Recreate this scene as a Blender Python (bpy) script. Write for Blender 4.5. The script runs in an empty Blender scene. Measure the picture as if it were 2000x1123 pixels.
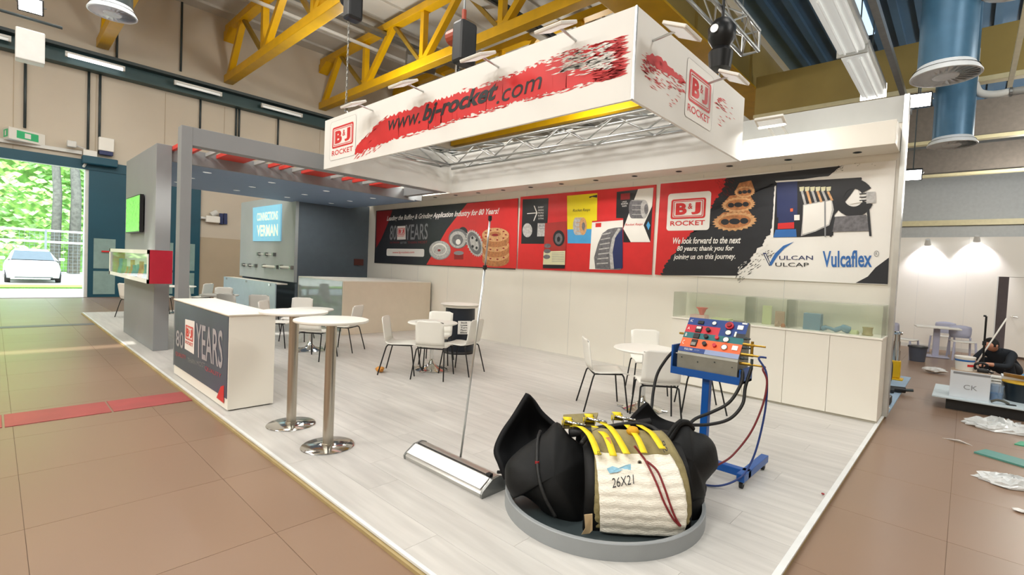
import bpy, bmesh, math, random
from mathutils import Vector, Matrix
random.seed(7)
R_ = math.radians
scn = bpy.context.scene
COL = scn.collection
# ------------------------------------------------------------------ camera
YAW, PIT, ROL = R_(131.49262), R_(-1.910188), R_(2.690598)
FPX, CX, CY, HC = 944.638, 1050.736, 559.228, 1.6
_f = Vector((math.cos(PIT)*math.cos(YAW), math.cos(PIT)*math.sin(YAW), math.sin(PIT)))
_r0 = Vector((math.sin(YAW), -math.cos(YAW), 0)); _u0 = _r0.cross(_f)
_rt = _r0*math.cos(ROL) + _u0*math.sin(ROL); _up = _u0*math.cos(ROL) - _r0*math.sin(ROL)
CAM = Vector((0, 0, HC))
cd = bpy.data.cameras.new('camera'); cam = bpy.data.objects.new('camera', cd); COL.objects.link(cam)
cd.sensor_width = 36; cd.lens = FPX/2000*36; cd.shift_x = -(CX-1000)/2000; cd.shift_y = -(561.5-CY)/2000
cd.clip_start = .05; cd.clip_end = 300
cam.matrix_world = Matrix(((_rt.x, _up.x, -_f.x, 0), (_rt.y, _up.y, -_f.y, 0), (_rt.z, _up.z, -_f.z, HC), (0, 0, 0, 1)))
scn.camera = cam
# ------------------------------------------------------------------ colour management, world, lights
vs = scn.view_settings
vs.view_transform = 'Standard'; vs.look = 'None'; vs.gamma = 1; vs.use_curve_mapping = False; vs.exposure = -0.30
try:
    scn.cycles.use_denoising = True; scn.cycles.max_bounces = 8; scn.cycles.diffuse_bounces = 4
    scn.cycles.sample_clamp_indirect = 6; scn.cycles.transparent_max_bounces = 12
    scn.cycles.caustics_reflective = False; scn.cycles.caustics_refractive = False
except Exception: pass
wd = bpy.data.worlds.new('sky'); scn.world = wd; wd.use_nodes = True
bg = wd.node_tree.nodes['Background']; bg.inputs[0].default_value = (.62, .80, 1, 1); bg.inputs[1].default_value = 7.0
def light(name, kind, loc, target, energy, size=1, size_y=None, color=(1, 1, 1), spot=90, blend=.5):
    l = bpy.data.lights.new(name, kind); l.energy = energy; l.color = color
    if kind == 'AREA':
        l.size = size
        if size_y: l.shape = 'RECTANGLE'; l.size_y = size_y
    elif kind == 'SPOT': l.spot_size = R_(spot); l.spot_blend = blend; l.shadow_soft_size = size
    elif kind == 'SUN': l.angle = R_(size)
    o = bpy.data.objects.new(name, l); COL.objects.link(o); o.location = loc
    o.rotation_euler = (Vector(target)-Vector(loc)).to_track_quat('-Z', 'Y').to_euler()
    return o
light('sun', 'SUN', (-20, 0, 40), (-38, 6, 0), 14.0, 2, color=(1, .96, .88))
WARM = (1, .965, .90)
for (x, y, e) in [(-4.2, 2.6, 210), (-10.5, 4, 300), (-.5, 6.5, 170), (-7.5, -4.2, 420), (-3, -4.2, 340), (1.5, -4.2, 460), (-9, -9.5, 520), (-3, -9.5, 520), (4, -9.5, 520), (-15, 2, 420), (5, 6, 380), (-15, -8, 420)]:
    light('hall_fill_light', 'AREA', (x, y, 9.6), (x, y, 0), e*1.0, 1.9, color=WARM)  # area lights added out of view to light hall and stand, no fixtures built
for (x, y, z, e) in [(-10, 0, 8.3, 500), (-15, 8, 7.6, 480), (-12, 16, 8.0, 520), (-1.5, -5, 8, 500), (3.5, 6, 7.5, 300), (3.5, 13, 6.5, 420), (3, 22, 6.5, 900), (2, 30, 6, 900), (-12, 27, 8, 500)]:
    o = light('hall_fill_point', 'POINT', (x, y, z), (x, y, 0), e, color=WARM); o.data.shadow_soft_size = .5  # unseen point lights added to brighten the roof and the far bay
# floods on the bulkhead washing the graphics wall
for x in (-1.95, -4.6, -7.2, -9.6): light('wall_flood_light', 'AREA', (x, 6.44, 3.54), (x, 7.3, 1.3), 20, .3, .15, color=WARM)
for (x, y) in ((-10.8, 3.2), (-12.2, 3.2), (-10.8, 5.4), (-12.2, 5.4)): light('canopy_downlight', 'AREA', (x, y, 3.08), (x, y, 0), 14, .15, color=WARM)
# ------------------------------------------------------------------ pixels to places
def ray(x, y): return _f + _rt*((x-CX)/FPX) - _up*((y-CY)/FPX)
def on(x, y, ax, v):
    d = ray(x, y); t = (v-CAM[ax])/d[ax]; return CAM + d*t
RG = Vector((math.sin(YAW), -math.cos(YAW), 0)); DG = Vector((math.cos(YAW), math.sin(YAW), 0))
def at(x, y, depth):
    d = ray(x, y); return CAM + d*(depth/d.dot(DG))
# ------------------------------------------------------------------ materials
MATS = {}
def lin(c): return tuple(v/12.92 if v <= .04045 else ((v+.055)/1.055)**2.4 for v in c)
def hx(s): return tuple(int(s[i:i+2], 16)/255 for i in (0, 2, 4))
def mat(name, col='cccccc', rough=.5, metal=0, var=.06, scale=6, stretch=(1, 1, 1), bump=0, bscale=40, spec=.5, emit=0, ecol=None, rvar=0, coat=0, rnd=0):
    if name in MATS: return MATS[name]
    m = bpy.data.materials.new(name); m.use_nodes = True; nt = m.node_tree; N = nt.nodes; L = nt.links
    b = N['Principled BSDF']; c = lin(hx(col))
    b.inputs['Roughness'].default_value = rough; b.inputs['Metallic'].default_value = metal
    b.inputs['Specular IOR Level'].default_value = spec
    if coat: b.inputs['Coat Weight'].default_value = coat; b.inputs['Coat Roughness'].default_value = .1
    tc = N.new('ShaderNodeTexCoord'); mp = N.new('ShaderNodeMapping'); mp.inputs['Scale'].default_value = stretch
    L.new(tc.outputs['Object'], mp.inputs[0])
    nz = N.new('ShaderNodeTexNoise'); nz.inputs['Scale'].default_value = scale; nz.inputs['Detail'].default_value = 6
    L.new(mp.outputs[0], nz.inputs['Vector'])
    rp = N.new('ShaderNodeMapRange'); rp.inputs[1].default_value = .3; rp.inputs[2].default_value = .7
    rp.inputs[3].default_value = 1-var; rp.inputs[4].default_value = 1+var
    L.new(nz.outputs[0], rp.inputs[0])
    hs = N.new('ShaderNodeHueSaturation'); hs.inputs['Color'].default_value = (*c, 1); 
    if rnd:
        oi = N.new('ShaderNodeObjectInfo'); r2 = N.new('ShaderNodeMapRange'); r2.inputs[3].default_value = 1-rnd; r2.inputs[4].default_value = 1+rnd
        L.new(oi.outputs['Random'], r2.inputs[0]); mu = N.new('ShaderNodeMath'); mu.operation = 'MULTIPLY'
        L.new(rp.outputs[0], mu.inputs[0]); L.new(r2.outputs[0], mu.inputs[1]); L.new(mu.outputs[0], hs.inputs['Value'])
        cb = N.new('ShaderNodeCombineXYZ'); m3 = N.new('ShaderNodeMath'); m3.operation = 'MULTIPLY'; m3.inputs[1].default_value = 37
        L.new(oi.outputs['Random'], m3.inputs[0]); L.new(m3.outputs[0], cb.inputs[0]); L.new(m3.outputs[0], cb.inputs[1]); L.new(cb.outputs[0], mp.inputs['Location'])
    else: L.new(rp.outputs[0], hs.inputs['Value'])
    L.new(hs.outputs[0], b.inputs['Base Color'])
    if rvar:
        r3 = N.new('ShaderNodeMapRange'); r3.inputs[1].default_value = .15; r3.inputs[2].default_value = .85; r3.inputs[3].default_value = max(.02, rough-rvar); r3.inputs[4].default_value = rough+rvar
        L.new(nz.outputs[0], r3.inputs[0]); L.new(r3.outputs[0], b.inputs['Roughness'])
    if bump:
        n2 = N.new('ShaderNodeTexNoise'); n2.inputs['Scale'].default_value = bscale; n2.inputs['Detail'].default_value = 4; L.new(mp.outputs[0], n2.inputs['Vector'])
        bm_ = N.new('ShaderNodeBump'); bm_.inputs['Strength'].default_value = bump; bm_.inputs['Distance'].default_value = .02
        L.new(n2.outputs[0], bm_.inputs['Height']); L.new(bm_.outputs[0], b.inputs['Normal'])
    if emit:
        b.inputs['Emission Color'].default_value = (*lin(hx(ecol or col)), 1); b.inputs['Emission Strength'].default_value = emit
    MATS[name] = m; return m
def glass(name, tint='e8f2ee', refl=.12, cloud=0, cloudcol='f4f8f6'):
    if name in MATS: return MATS[name]
    m = bpy.data.materials.new(name); m.use_nodes = True; nt = m.node_tree; N = nt.nodes; L = nt.links
    N.remove(N['Principled BSDF']); out = N['Material Output']
    t = N.new('ShaderNodeBsdfTransparent'); t.inputs[0].default_value = (*lin(hx(tint)), 1)
    g = N.new('ShaderNodeBsdfGlossy'); g.inputs['Roughness'].default_value = .03
    mx = N.new('ShaderNodeMixShader'); lw = N.new('ShaderNodeLayerWeight'); lw.inputs[0].default_value = refl*2
    ad = N.new('ShaderNodeMath'); ad.operation = 'MULTIPLY_ADD'; ad.inputs[1].default_value = .6; ad.inputs[2].default_value = refl*.5; ad.use_clamp = True
    L.new(lw.outputs['Fresnel'], ad.inputs[0]); L.new(ad.outputs[0], mx.inputs[0]); L.new(t.outputs[0], mx.inputs[1]); L.new(g.outputs[0], mx.inputs[2])
    res = mx
    if cloud:
        d = N.new('ShaderNodeBsdfDiffuse'); d.inputs[0].default_value = (*lin(hx(cloudcol)), 1)
        m2 = N.new('ShaderNodeMixShader'); nz = N.new('ShaderNodeTexNoise'); nz.inputs['Scale'].default_value = 3
        mr = N.new('ShaderNodeMapRange'); mr.inputs[3].default_value = cloud*.6; mr.inputs[4].default_value = cloud*1.4
        L.new(nz.outputs[0], mr.inputs[0]); L.new(mr.outputs[0], m2.inputs[0]); L.new(mx.outputs[0], m2.inputs[1]); L.new(d.outputs[0], m2.inputs[2]); res = m2
    L.new(res.outputs[0], out.inputs[0]); MATS[name] = m; return m
# ------------------------------------------------------------------ mesh building
class MB:
    def __init__(s): s.v = []; s.f = []
    def add(s, vs, fs):
        k = len(s.v); s.v += [tuple(p) for p in vs]; s.f += [tuple(i+k for i in f) for f in fs]; return s
    def box(s, x0, x1, y0, y1, z0, z1):
        return s.add([(x, y, z) for z in (z0, z1) for y in (y0, y1) for x in (x0, x1)], [(0, 2, 3, 1), (4, 5, 7, 6), (0, 1, 5, 4), (2, 6, 7, 3), (0, 4, 6, 2), (1, 3, 7, 5)])
    def beam(s, p, q, w, h, upv=(0, 0, 1)):
        p = Vector(p); q = Vector(q); d = (q-p).normalized(); u = Vector(upv)
        if abs(d.dot(u)) > .99: u = Vector((0, 1, 0))
        a = d.cross(u).normalized(); b = a.cross(d).normalized(); a *= w/2; b *= h/2
        return s.add([c+x*a+y*b for c in (p, q) for (x, y) in ((-1, -1), (1, -1), (1, 1), (-1, 1))], [(0, 3, 2, 1), (4, 5, 6, 7), (0, 1, 5, 4), (1, 2, 6, 5), (2, 3, 7, 6), (3, 0, 4, 7)])
    def tube(s, pts, r, n=8, cap=True):
        pts = [Vector(p) for p in pts]; m = len(pts); k = len(s.v)
        rr = r if isinstance(r, (list, tuple)) else [r]*m
        t0 = (pts[1]-pts[0]).normalized(); a = t0.orthogonal().normalized()
        for i, p in enumerate(pts):
            t = (pts[min(i+1, m-1)]-pts[max(i-1, 0)]).normalized()
            a = (a-t*a.dot(t)).normalized(); b = t.cross(a)
            for j in range(n):
                g = 2*math.pi*j/n; s.v.append(tuple(p+(a*math.cos(g)+b*math.sin(g))*rr[i]))
        for i in range(m-1):
            for j in range(n):
                j2 = (j+1) % n; s.f.append((k+i*n+j, k+i*n+j2, k+(i+1)*n+j2, k+(i+1)*n+j))
        if cap: s.f.append(tuple(k+j for j in reversed(range(n)))); s.f.append(tuple(k+(m-1)*n+j for j in range(n)))
        return s
    def lathe(s, prof, n=32, c=(0, 0, 0)):
        k = len(s.v); m = len(prof)
        for (r, z) in prof:
            for j in range(n):
                g = 2*math.pi*j/n; s.v.append((c[0]+r*math.cos(g), c[1]+r*math.sin(g), c[2]+z))
        for i in range(m-1):
            for j in range(n):
                j2 = (j+1) % n; s.f.append((k+i*n+j, k+i*n+j2, k+(i+1)*n+j2, k+(i+1)*n+j))
        if prof[0][0] > 0: s.f.append(tuple(k+j for j in reversed(range(n))))
        if prof[-1][0] > 0: s.f.append(tuple(k+(m-1)*n+j for j in range(n)))
        return s
    def grid(s, rows, closed=False):
        k = len(s.v); n = len(rows[0])
        for r in rows: s.v += [tuple(p) for p in r]
        for i in range(len(rows)-1):
            for j in range(n-1 if not closed else n):
                j2 = (j+1) % n; s.f.append((k+i*n+j, k+i*n+j2, k+(i+1)*n+j2, k+(i+1)*n+j))
        return s
    def poly(s, pts): return s.add(pts, [tuple(range(len(pts)))])
    def prism(s, pts, off):
        n = len(pts); off = Vector(off); A = [Vector(p) for p in pts]
        return s.add(A+[p+off for p in A], [tuple(reversed(range(n))), tuple(range(n, 2*n))]+[(i, (i+1) % n, n+(i+1) % n, n+i) for i in range(n)])
def ob(name, mb, m, parent=None, loc=None, rotz=0, smooth=False, bevel=0, solid=0, sub=0, fixn=True):
    me = bpy.data.meshes.new(name); me.from_pydata(mb.v, [], mb.f)
    if fixn:
        b = bmesh.new(); b.from_mesh(me); bmesh.ops.recalc_face_normals(b, faces=b.faces); b.to_mesh(me); b.free()
    if isinstance(m, str): m = MATS[m]
    me.materials.append(m)
    o = bpy.data.objects.new(name, me); COL.objects.link(o)
    if parent: o.parent = parent
    if loc is not None: o.location = loc
    if rotz: o.rotation_euler = (0, 0, rotz)
    if smooth:
        for p in me.polygons: p.use_smooth = True
        if smooth == 'auto':
            me.set_sharp_from_angle(angle=R_(40))
    if solid: md = o.modifiers.new('solid', 'SOLIDIFY'); md.thickness = solid; md.offset = 0
    if sub: md = o.modifiers.new('sub', 'SUBSURF'); md.levels = sub; md.render_levels = sub
    if bevel: md = o.modifiers.new('bevel', 'BEVEL'); md.width = bevel; md.segments = 2; md.limit_method = 'ANGLE'
    return o
def tag(o, label, cat, group=None):
    o['label'] = label; o['category'] = cat
    if group: o['group'] = group
    return o
def thing(name, label, cat, loc=(0, 0, 0), rotz=0, group=None):
    o = bpy.data.objects.new(name, None); COL.objects.link(o); o.location = loc; o.rotation_euler = (0, 0, rotz); o.empty_display_size = .1
    return tag(o, label, cat, group)
def struct(name, mb, m, label=None, **k):
    o = ob(name, mb, m, **k); o['kind'] = 'structure'
    if label: o['label'] = label
    return o
def dup(src, loc=None, rotz=None, label=None, group=None, parent=None):
    c = src.copy(); COL.objects.link(c)
    if parent: c.parent = parent
    if loc is not None: c.location = loc
    if rotz is not None: c.rotation_euler = (0, 0, rotz)
    if label: c['label'] = label
    if group: c['group'] = group
    for ch in list(src.children): dup(ch, parent=c)
    return c
def copy_part(src, loc, rot=None):
    c = src.copy(); COL.objects.link(c); c.location = loc
    if rot is not None: c.rotation_euler = rot
    return c
def catmull(P, n=6, closed=False):
    P = [Vector(p) for p in P]; out = []; m = len(P)
    for i in range(m if closed else m-1):
        if closed: a, b, c, d = P[(i-1) % m], P[i], P[(i+1) % m], P[(i+2) % m]
        else: a, b, c, d = P[max(i-1, 0)], P[i], P[i+1], P[min(i+2, m-1)]
        for k in range(n):
            t = k/n; out.append(.5*((2*b)+(c-a)*t+(2*a-5*b+4*c-d)*t*t+(3*b-a-3*c+d)*t**3))
    if not closed: out.append(P[-1])
    return out
# ------------------------------------------------------------------ lettering and flat print
_tc = {}
def text_mesh(body, shear=0, bold=0):
    k = (body, shear, bold)
    if k not in _tc:
        cu = bpy.data.curves.new('t', 'FONT'); cu.body = body; cu.shear = shear; cu.offset = bold; cu.resolution_u = 3; cu.size = 1
        t = bpy.data.objects.new('t', cu); COL.objects.link(t)
        dg = bpy.context.evaluated_depsgraph_get(); dg.update(); me = bpy.data.meshes.new_from_object(t.evaluated_get(dg))
        v = [tuple(p.co) for p in me.vertices]; f = [tuple(p.vertices) for p in me.polygons]
        bpy.data.objects.remove(t); bpy.data.curves.remove(cu); bpy.data.meshes.remove(me)
        x0 = min(p[0] for p in v); x1 = max(p[0] for p in v); y0 = min(p[1] for p in v); y1 = max(p[1] for p in v)
        _tc[k] = ([((p[0]-x0)/(x1-x0), (p[1]-y0)/(y1-y0)) for p in v], f)
    return _tc[k]
def lettering(name, body, lb, rb, lt, nrm, m, parent, shear=0, bold=0, lift=.003, label=None):
    v, f = text_mesh(body, shear, bold); lb = Vector(lb); U = Vector(rb)-lb; V = Vector(lt)-lb; n = Vector(nrm)*lift
    o = ob(name, MB().add([lb+U*a+V*b+n for a, b in v], f), m, parent, fixn=False)
    if label: o['label'] = label
    return o
def flat(name, pts, nrm, m, parent, lift=.002):
    n = Vector(nrm)*lift
    return ob(name, MB().poly([Vector(p)+n for p in pts]), m, parent, fixn=False)
def rrect(c, U, V, w, h, r, n=5):
    c = Vector(c); out = []
    for (sx, sy, a0) in ((1, 1, 0), (-1, 1, 90), (-1, -1, 180), (1, -1, 270)):
        for k in range(n+1):
            a = R_(a0+90*k/n); out.append(c+U*(sx*(w/2-r)+r*math.cos(a))+V*(sy*(h/2-r)+r*math.sin(a)))
    return out
def ell(c, U, V, a, b, n=28, rot=0):
    c = Vector(c); cr, sr = math.cos(rot), math.sin(rot)
    return [c+U*(a*math.cos(t)*cr-b*math.sin(t)*sr)+V*(a*math.cos(t)*sr+b*math.sin(t)*cr) for t in (2*math.pi*i/n for i in range(n))]
def ringmesh(outer, inner, nrm, lift):
    n = len(outer); d = Vector(nrm)*lift
    return MB().add([Vector(p)+d for p in outer+inner], [(i, (i+1) % n, n+(i+1) % n, n+i) for i in range(n)])
def logo(parent, c, U, V, N, w, h, plate=True, lift=.002, redm='print_red', pm='print_white'):
    """boxed initials over a word (c: centre of the frame): rounded plate, two rounded frames, letters"""
    c = Vector(c); U = U*1.0; V = V*1.0
    if plate:
        pc = c-V*(h*.13)
        flat('logo_plate', rrect(pc, U, V, w*1.22, h*1.85, w*.08), N, pm, parent, lift)
        ob('plate_outline', ringmesh(rrect(pc, U, V, w*1.22, h*1.85, w*.08), rrect(pc, U, V, w*1.205, h*1.835, w*.076), N, lift+.001), 'print_grey', parent, fixn=False)
    l2 = lift+.0015; a, b = w, h
    ob('logo_frame', ringmesh(rrect(c, U, V, a, b, h*.12), rrect(c, U, V, a*.89, b*.84, h*.06), N, l2), redm, parent, fixn=False)
    ob('logo_frame', ringmesh(rrect(c, U, V, a*.84, b*.77, h*.055), rrect(c, U, V, a*.80, b*.71, h*.04), N, l2), redm, parent, fixn=False)
    q = c-U*(a*.36)-V*(b*.30)
    lettering('logo_letters', 'B', q, q+U*a*.33, q+V*b*.60, N, redm, parent, bold=.05, lift=l2)
    q2 = c+U*(a*.0)-V*(b*.02)
    lettering('logo_letters', '&', q2, q2+U*a*.13, q2+V*b*.28, N, redm, parent, bold=.015, lift=l2)
    q3 = c+U*(a*.10)-V*(b*.30)
    lettering('logo_letters', 'J', q3, q3+U*a*.26, q3+V*b*.60, N, redm, parent, bold=.05, lift=l2)
    q4 = c-U*(a*.5)-V*(b*.84)
    lettering('logo_word', 'ROCKET', q4, q4+U*a, q4+V*b*.24, N, redm, parent, bold=.015, lift=l2)
# shared materials
mat('wall_white', 'efece4', .6, var=.015, scale=1.5); mat('booth_white', 'efebe0', .45, var=.012, scale=2)
mat('print_white', 'f2f0ea', .5, var=.01); mat('print_red', 'd42a2c', .45, var=.04); mat('print_black', '1b1d22', .45, var=.1)
mat('print_dark', '23262c', .45, var=.1); mat('print_grey', '8d8f92', .5); mat('print_blue', '2f6cb4', .45); mat('print_yellow', 'f0dc14', .5, var=.02)
mat('print_sky', '4aa0d8', .5); mat('print_cream', 'd9d6b0', .5); mat('print_teal', '1d6a72', .5); mat('print_orange', 'f26a3a', .45); mat('print_navy', '24305e', .45)
mat('print_brick', 'a8302c', .5, var=.06); mat('print_maroon', '8c1a20', .5); mat('print_silver', 'b9b8b6', .4, var=.25, scale=20); mat('print_steel', '6d6c70', .4, var=.3, scale=25); mat('print_copper', 'b07448', .4, var=.3, scale=25); mat('print_copper2', 'd0a070', .4, var=.2, scale=30)
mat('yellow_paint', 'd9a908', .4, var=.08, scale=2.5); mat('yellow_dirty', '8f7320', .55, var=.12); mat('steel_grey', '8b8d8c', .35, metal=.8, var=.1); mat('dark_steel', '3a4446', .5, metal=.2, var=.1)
mat('alu', 'c9cbca', .3, metal=.9, var=.06); mat('chrome', 'd8d8d6', .12, metal=1, var=.02); mat('brushed', 'b8b2a6', .28, metal=1, var=.08, scale=20, stretch=(1, 1, .05))
mat('black_metal', '17181a', .4, metal=.3); mat('black_plastic', '1a1b1d', .45); mat('rubber', '0e0f10', .55, var=.3, scale=9, bump=.25, bscale=30)
mat('stand_grey', '8b8e90', .6, var=.02, scale=2); mat('cabin_shaded', '5a6670', .65, var=.04); mat('stand_blue', '869bb8', .6, var=.02)
mat('white_plastic', 'eceae2', .4, var=.01); mat('lamp_glow', 'ffffff', .5, emit=6); mat('lamp_soft', 'e6e8e4', .5, emit=.45); mat('lamp_body', 'd9dad6', .45, var=.03)
mat('teal_paint', '0f4a5c', .45, var=.08, scale=1.2); mat('beam_teal', '2f4a4c', .5, var=.12, scale=1.5)
# ================================================================== the hall
FZ = -.04
XL = -22.5
mat('slab', '8a705c', .32, var=.035, scale=.8, rvar=.03, rnd=.02, spec=.55)
mat('joint', '75604f', .8); mat('red_plate', '9c4444', .45, var=.1, scale=4, rnd=.04)
fl = struct('floor', MB().box(XL, 12, -14, 36, FZ-.05, FZ-.003), 'joint')
sl = None
for ix in range(-23, 5):
    for iy in range(-6, 18):
        x, y = ix*1.0, .134+iy*1.0
        if y+.5 < -3.6 and x > -4: continue
        vis = (y < 1.4 and x < 2) or (x > -2.1 and y < 17.2)
        if ix < -22 or not vis or (y > 1.4 and x < -2.1): continue
        if -.5 < x < 3 and y < -3 : continue
        if -7.9 < x < -6.0 and y < 1.4 and False: continue
        d = (Vector((x+.5, y+.5, 0))-CAM)
        if d.dot(DG) < -.8: continue
        if sl is None: sl = ob('slab', MB().box(-.4985, .4985, -.4985, .4985, -.05, 0), 'slab', fl, (x+.5, y+.5, FZ)); continue
        c = copy_part(sl, (x+.5, y+.5, FZ))
# red steel trench covers across the aisle
rc = None
for k, y in enumerate([-2.58, -1.67, -.76, .085, .83]):
    yy1 = [-1.68, -.77, .075, .82, 1.515][k]
    o = tag(ob('trench_cover', MB().box(-6.88, -6.40, y, yy1-.006, FZ, FZ+.006), 'red_plate', bevel=.002), 'worn red steel trench cover plate in the row across the brown aisle floor', 'trench cover', 'red trench covers in one row across the aisle')
mat('trench_dark', '6a6a70', .5)
tag(ob('drain_channel', MB().box(-14.45, -14.15, -4, 1.5, FZ, FZ+.005), 'trench_dark'), 'narrow dark drain channel across the aisle near the open gate', 'drain')
# walls
mat('hall_wall', 'c9bfae', .75, var=.04, scale=.7); mat('dado', 'b3a48c', .7, var=.05, scale=1); mat('far_wall', 'b8bcbc', .75, var=.05)
DZ = 4.28; DY0, DY1 = -3.6, 2.16
w = MB(); w.box(XL-.3, XL, -14, DY0, FZ, 11); w.box(XL-.3, XL, DY1, 36, FZ, 11); w.box(XL-.3, XL, DY0, DY1, DZ+.02, 11)
wl = struct('wall_left', w, 'hall_wall')
ob('dado', MB().box(XL, XL+.012, 5.36, 20, FZ, 2.28), 'dado', wl)
for k, y in enumerate([x*1.9+.4 for x in range(-3, 10)]):
    ob('panel_joint', MB().box(XL, XL+.006, y, y+.02, 4.6, 7.5), 'dado', wl)
struct('wall_back', MB().box(XL, 12, 36, 36.3, FZ, 11), 'far_wall')
struct('wall_right', MB().box(12, 12.3, -14, 36, FZ, 11), 'hall_wall')
struct('wall_front', MB().box(XL, 12, -14.3, -14, FZ, 11), 'hall_wall')
mat('roof_white', 'c6c5bf', .7, var=.06, scale=.5); mat('roof_blue', '4a6a86', .6, var=.1, scale=1)
rf = struct('ceiling', MB().box(XL, -6, -14, 36, 10.95, 11.2), 'roof_white')
for k in range(0, 12):
    x = XL+.8+k*1.4
    ob('purlin', MB().box(x, x+.05, -4, 36, 10.86, 10.95), 'roof_white', rf)
rb = struct('ceiling', MB().box(-6, 12, -14, 36, 10.4, 10.6), 'roof_blue')
rib = None
for k in range(0, 20):
    x = -5.4+k*.62
    ob('roof_rib', MB().box(x, x+.2, 2, 36, 10.25, 10.4), 'roof_blue', rb)
mat('skylight', 'cfe0ea', .5, emit=1.6, ecol='bcd8ee')
for k, (x, y0, y1) in enumerate([(-3.2, 9, 20), (-.7, 12, 22), (1.6, 13, 22), (3.6, 14, 30)]):
    ob('skylight', MB().box(x, x+.35, y0, y1, 10.22, 10.26), 'skylight', rb)
# main girder between the bays and cross girders of the right bay
g = MB(); g.box(-6.9, -6.0, 1, 36, 8.45, 8.52); g.box(-6.6, -6.3, 1, 36, 8.5, 10.9)
mat('girder_khaki', 'a08a4a', .55, var=.08, scale=1)
gt = thing('main_girder', 'deep yellow plate girder running over the white hanging banner frame', 'girder')
ob('bottom_flange', MB().box(-7.3, -6.0, 3, 35.9, 8.40, 8.47), 'yellow_paint', gt, bevel=.01)
ob('web', MB().box(-6.35, -6.10, 3, 35.9, 8.47, 10.2), 'girder_khaki', gt)
for k in range(7): ob('stiffener', MB().box(-6.1, -6.02, 4+k*4.5, 4.06+k*4.5, 8.47, 10.2), 'girder_khaki', gt)
mat('girder_cream', 'd9cfa6', .5, var=.05); mat('girder_brown', '7d746a', .6, var=.1)
for (y, z, lab) in [(18, 7.3, 'brown cross girder with pale lower flange above the white back partition'), (24.7, 7.3, 'second brown cross girder with cream flange, deeper in the right bay'), (32, 7.3, 'last brown cross girder in front of the grey far wall')]:
    t = thing('cross_girder', lab, 'girder')
    ob('flange', MB().box(-6, 12, y-.15, y+.15, z, z+.14), 'girder_cream', t, bevel=.01)
    ob('web', MB().box(-6, 12, y-.04, y+.04, z+.14, z+1.5), 'girder_brown' if y > 18 else 'girder_khaki', t)
# yellow roof trusses
def truss(y):
    t = thing('roof_truss', 'yellow steel lattice roof truss spanning from the beige side wall', 'roof truss', (0, y, 0), 0, 'yellow roof trusses in a row')
    X0, X1 = XL+.05, -7.2; zb, zt = 8.6, 10.5
    ob('bottom_chord', MB().box(X0, X1, -.16, .16, zb-.17, zb+.13), 'yellow_paint', t, bevel=.012)
    ob('top_chord', MB().box(X0, X1, -.16, .16, zt-.10, zt+.16), 'yellow_paint', t, bevel=.012)
    bn = [-18.63, -14.66, -10.7]; tn = [-20.84, -16.6, -12.62, -8.7]
    ob('end_post', MB().beam((X0+.1, 0, zb), (tn[0], 0, zt), .2, .2, (0, 1, 0)), 'yellow_paint', t)
    for i, b in enumerate(bn):
        ob('vertical', MB().beam((b, 0, zb), (b, 0, zt), .2, .2, (0, 1, 0)), 'yellow_paint', t)
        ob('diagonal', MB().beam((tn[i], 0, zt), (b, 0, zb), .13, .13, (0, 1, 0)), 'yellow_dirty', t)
        ob('diagonal', MB().beam((b, 0, zb), (tn[i+1], 0, zt), .2, .2, (0, 1, 0)), 'yellow_paint', t)
        ob('gusset', MB().box(b-.35, b+.35, -.02, .02, zb, zb+.38), 'yellow_paint', t)
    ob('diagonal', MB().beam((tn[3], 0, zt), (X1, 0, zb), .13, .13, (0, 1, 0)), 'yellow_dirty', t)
    ob('bearing_bracket', MB().prism([(X0, -.2, zt-.45), (X0+.7, -.2, zt-.1), (X0, -.2, zt-.1)], (0, .4, 0)), 'yellow_paint', t)
    return t
t0 = truss(2.45)
for y in (6.2, 9.95, 13.7, 17.45): dup(t0, (0, y, 0))
# dark beam along the left wall with tube lights
bt = thing('wall_beam', 'long dark green steel beam along the beige side wall carrying tube lights', 'beam')
ob('web', MB().box(XL+.02, XL+.22, -8, 30, 7.62, 8.02), 'beam_teal', bt)
ob('flange', MB().box(XL+.0, XL+.42, -8, 30, 7.55, 7.62), 'beam_teal', bt); ob('flange', MB().box(XL, XL+.42, -8, 30, 8.02, 8.08), 'beam_teal', bt)
ob('cable_tray', MB().box(XL+.42, XL+.6, -8, 30, 8.0, 8.1), 'dark_steel', bt)
def tubelight(y0, y1, lit):
    t = thing('tube_light', ('lit white fluorescent tube on the dark wall beam above the open gate' if lit else 'unlit slim tube light on the dark wall beam'), 'tube light', (XL+.52, (y0+y1)/2, 7.78), 0, None if lit else 'unlit tube lights on the dark beam')
    h = (y1-y0)/2
    ob('housing', MB().box(-.08, .05, -h, h, .05, .11), 'lamp_body', t); ob('tube', MB().tube([(0, -h+.03, 0), (0, h-.03, 0)], .045, 8), 'lamp_glow' if lit else 'lamp_soft', t, smooth=True)
    for s in (-1, 1): ob('clip', MB().box(-.05, .05, s*(h-.03)-.03, s*(h-.03)+.03, -.05, .06), 'lamp_body', t)
def wy(x, y): return on(x, y, 0, XL+.5).y
tubelight(wy(127, 103), wy(244, 133), True); tubelight(wy(340, 160), wy(433, 184), False); tubelight(wy(510, 205), wy(590, 224), False); tubelight(wy(-70, 55), wy(22, 75), False)
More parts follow.
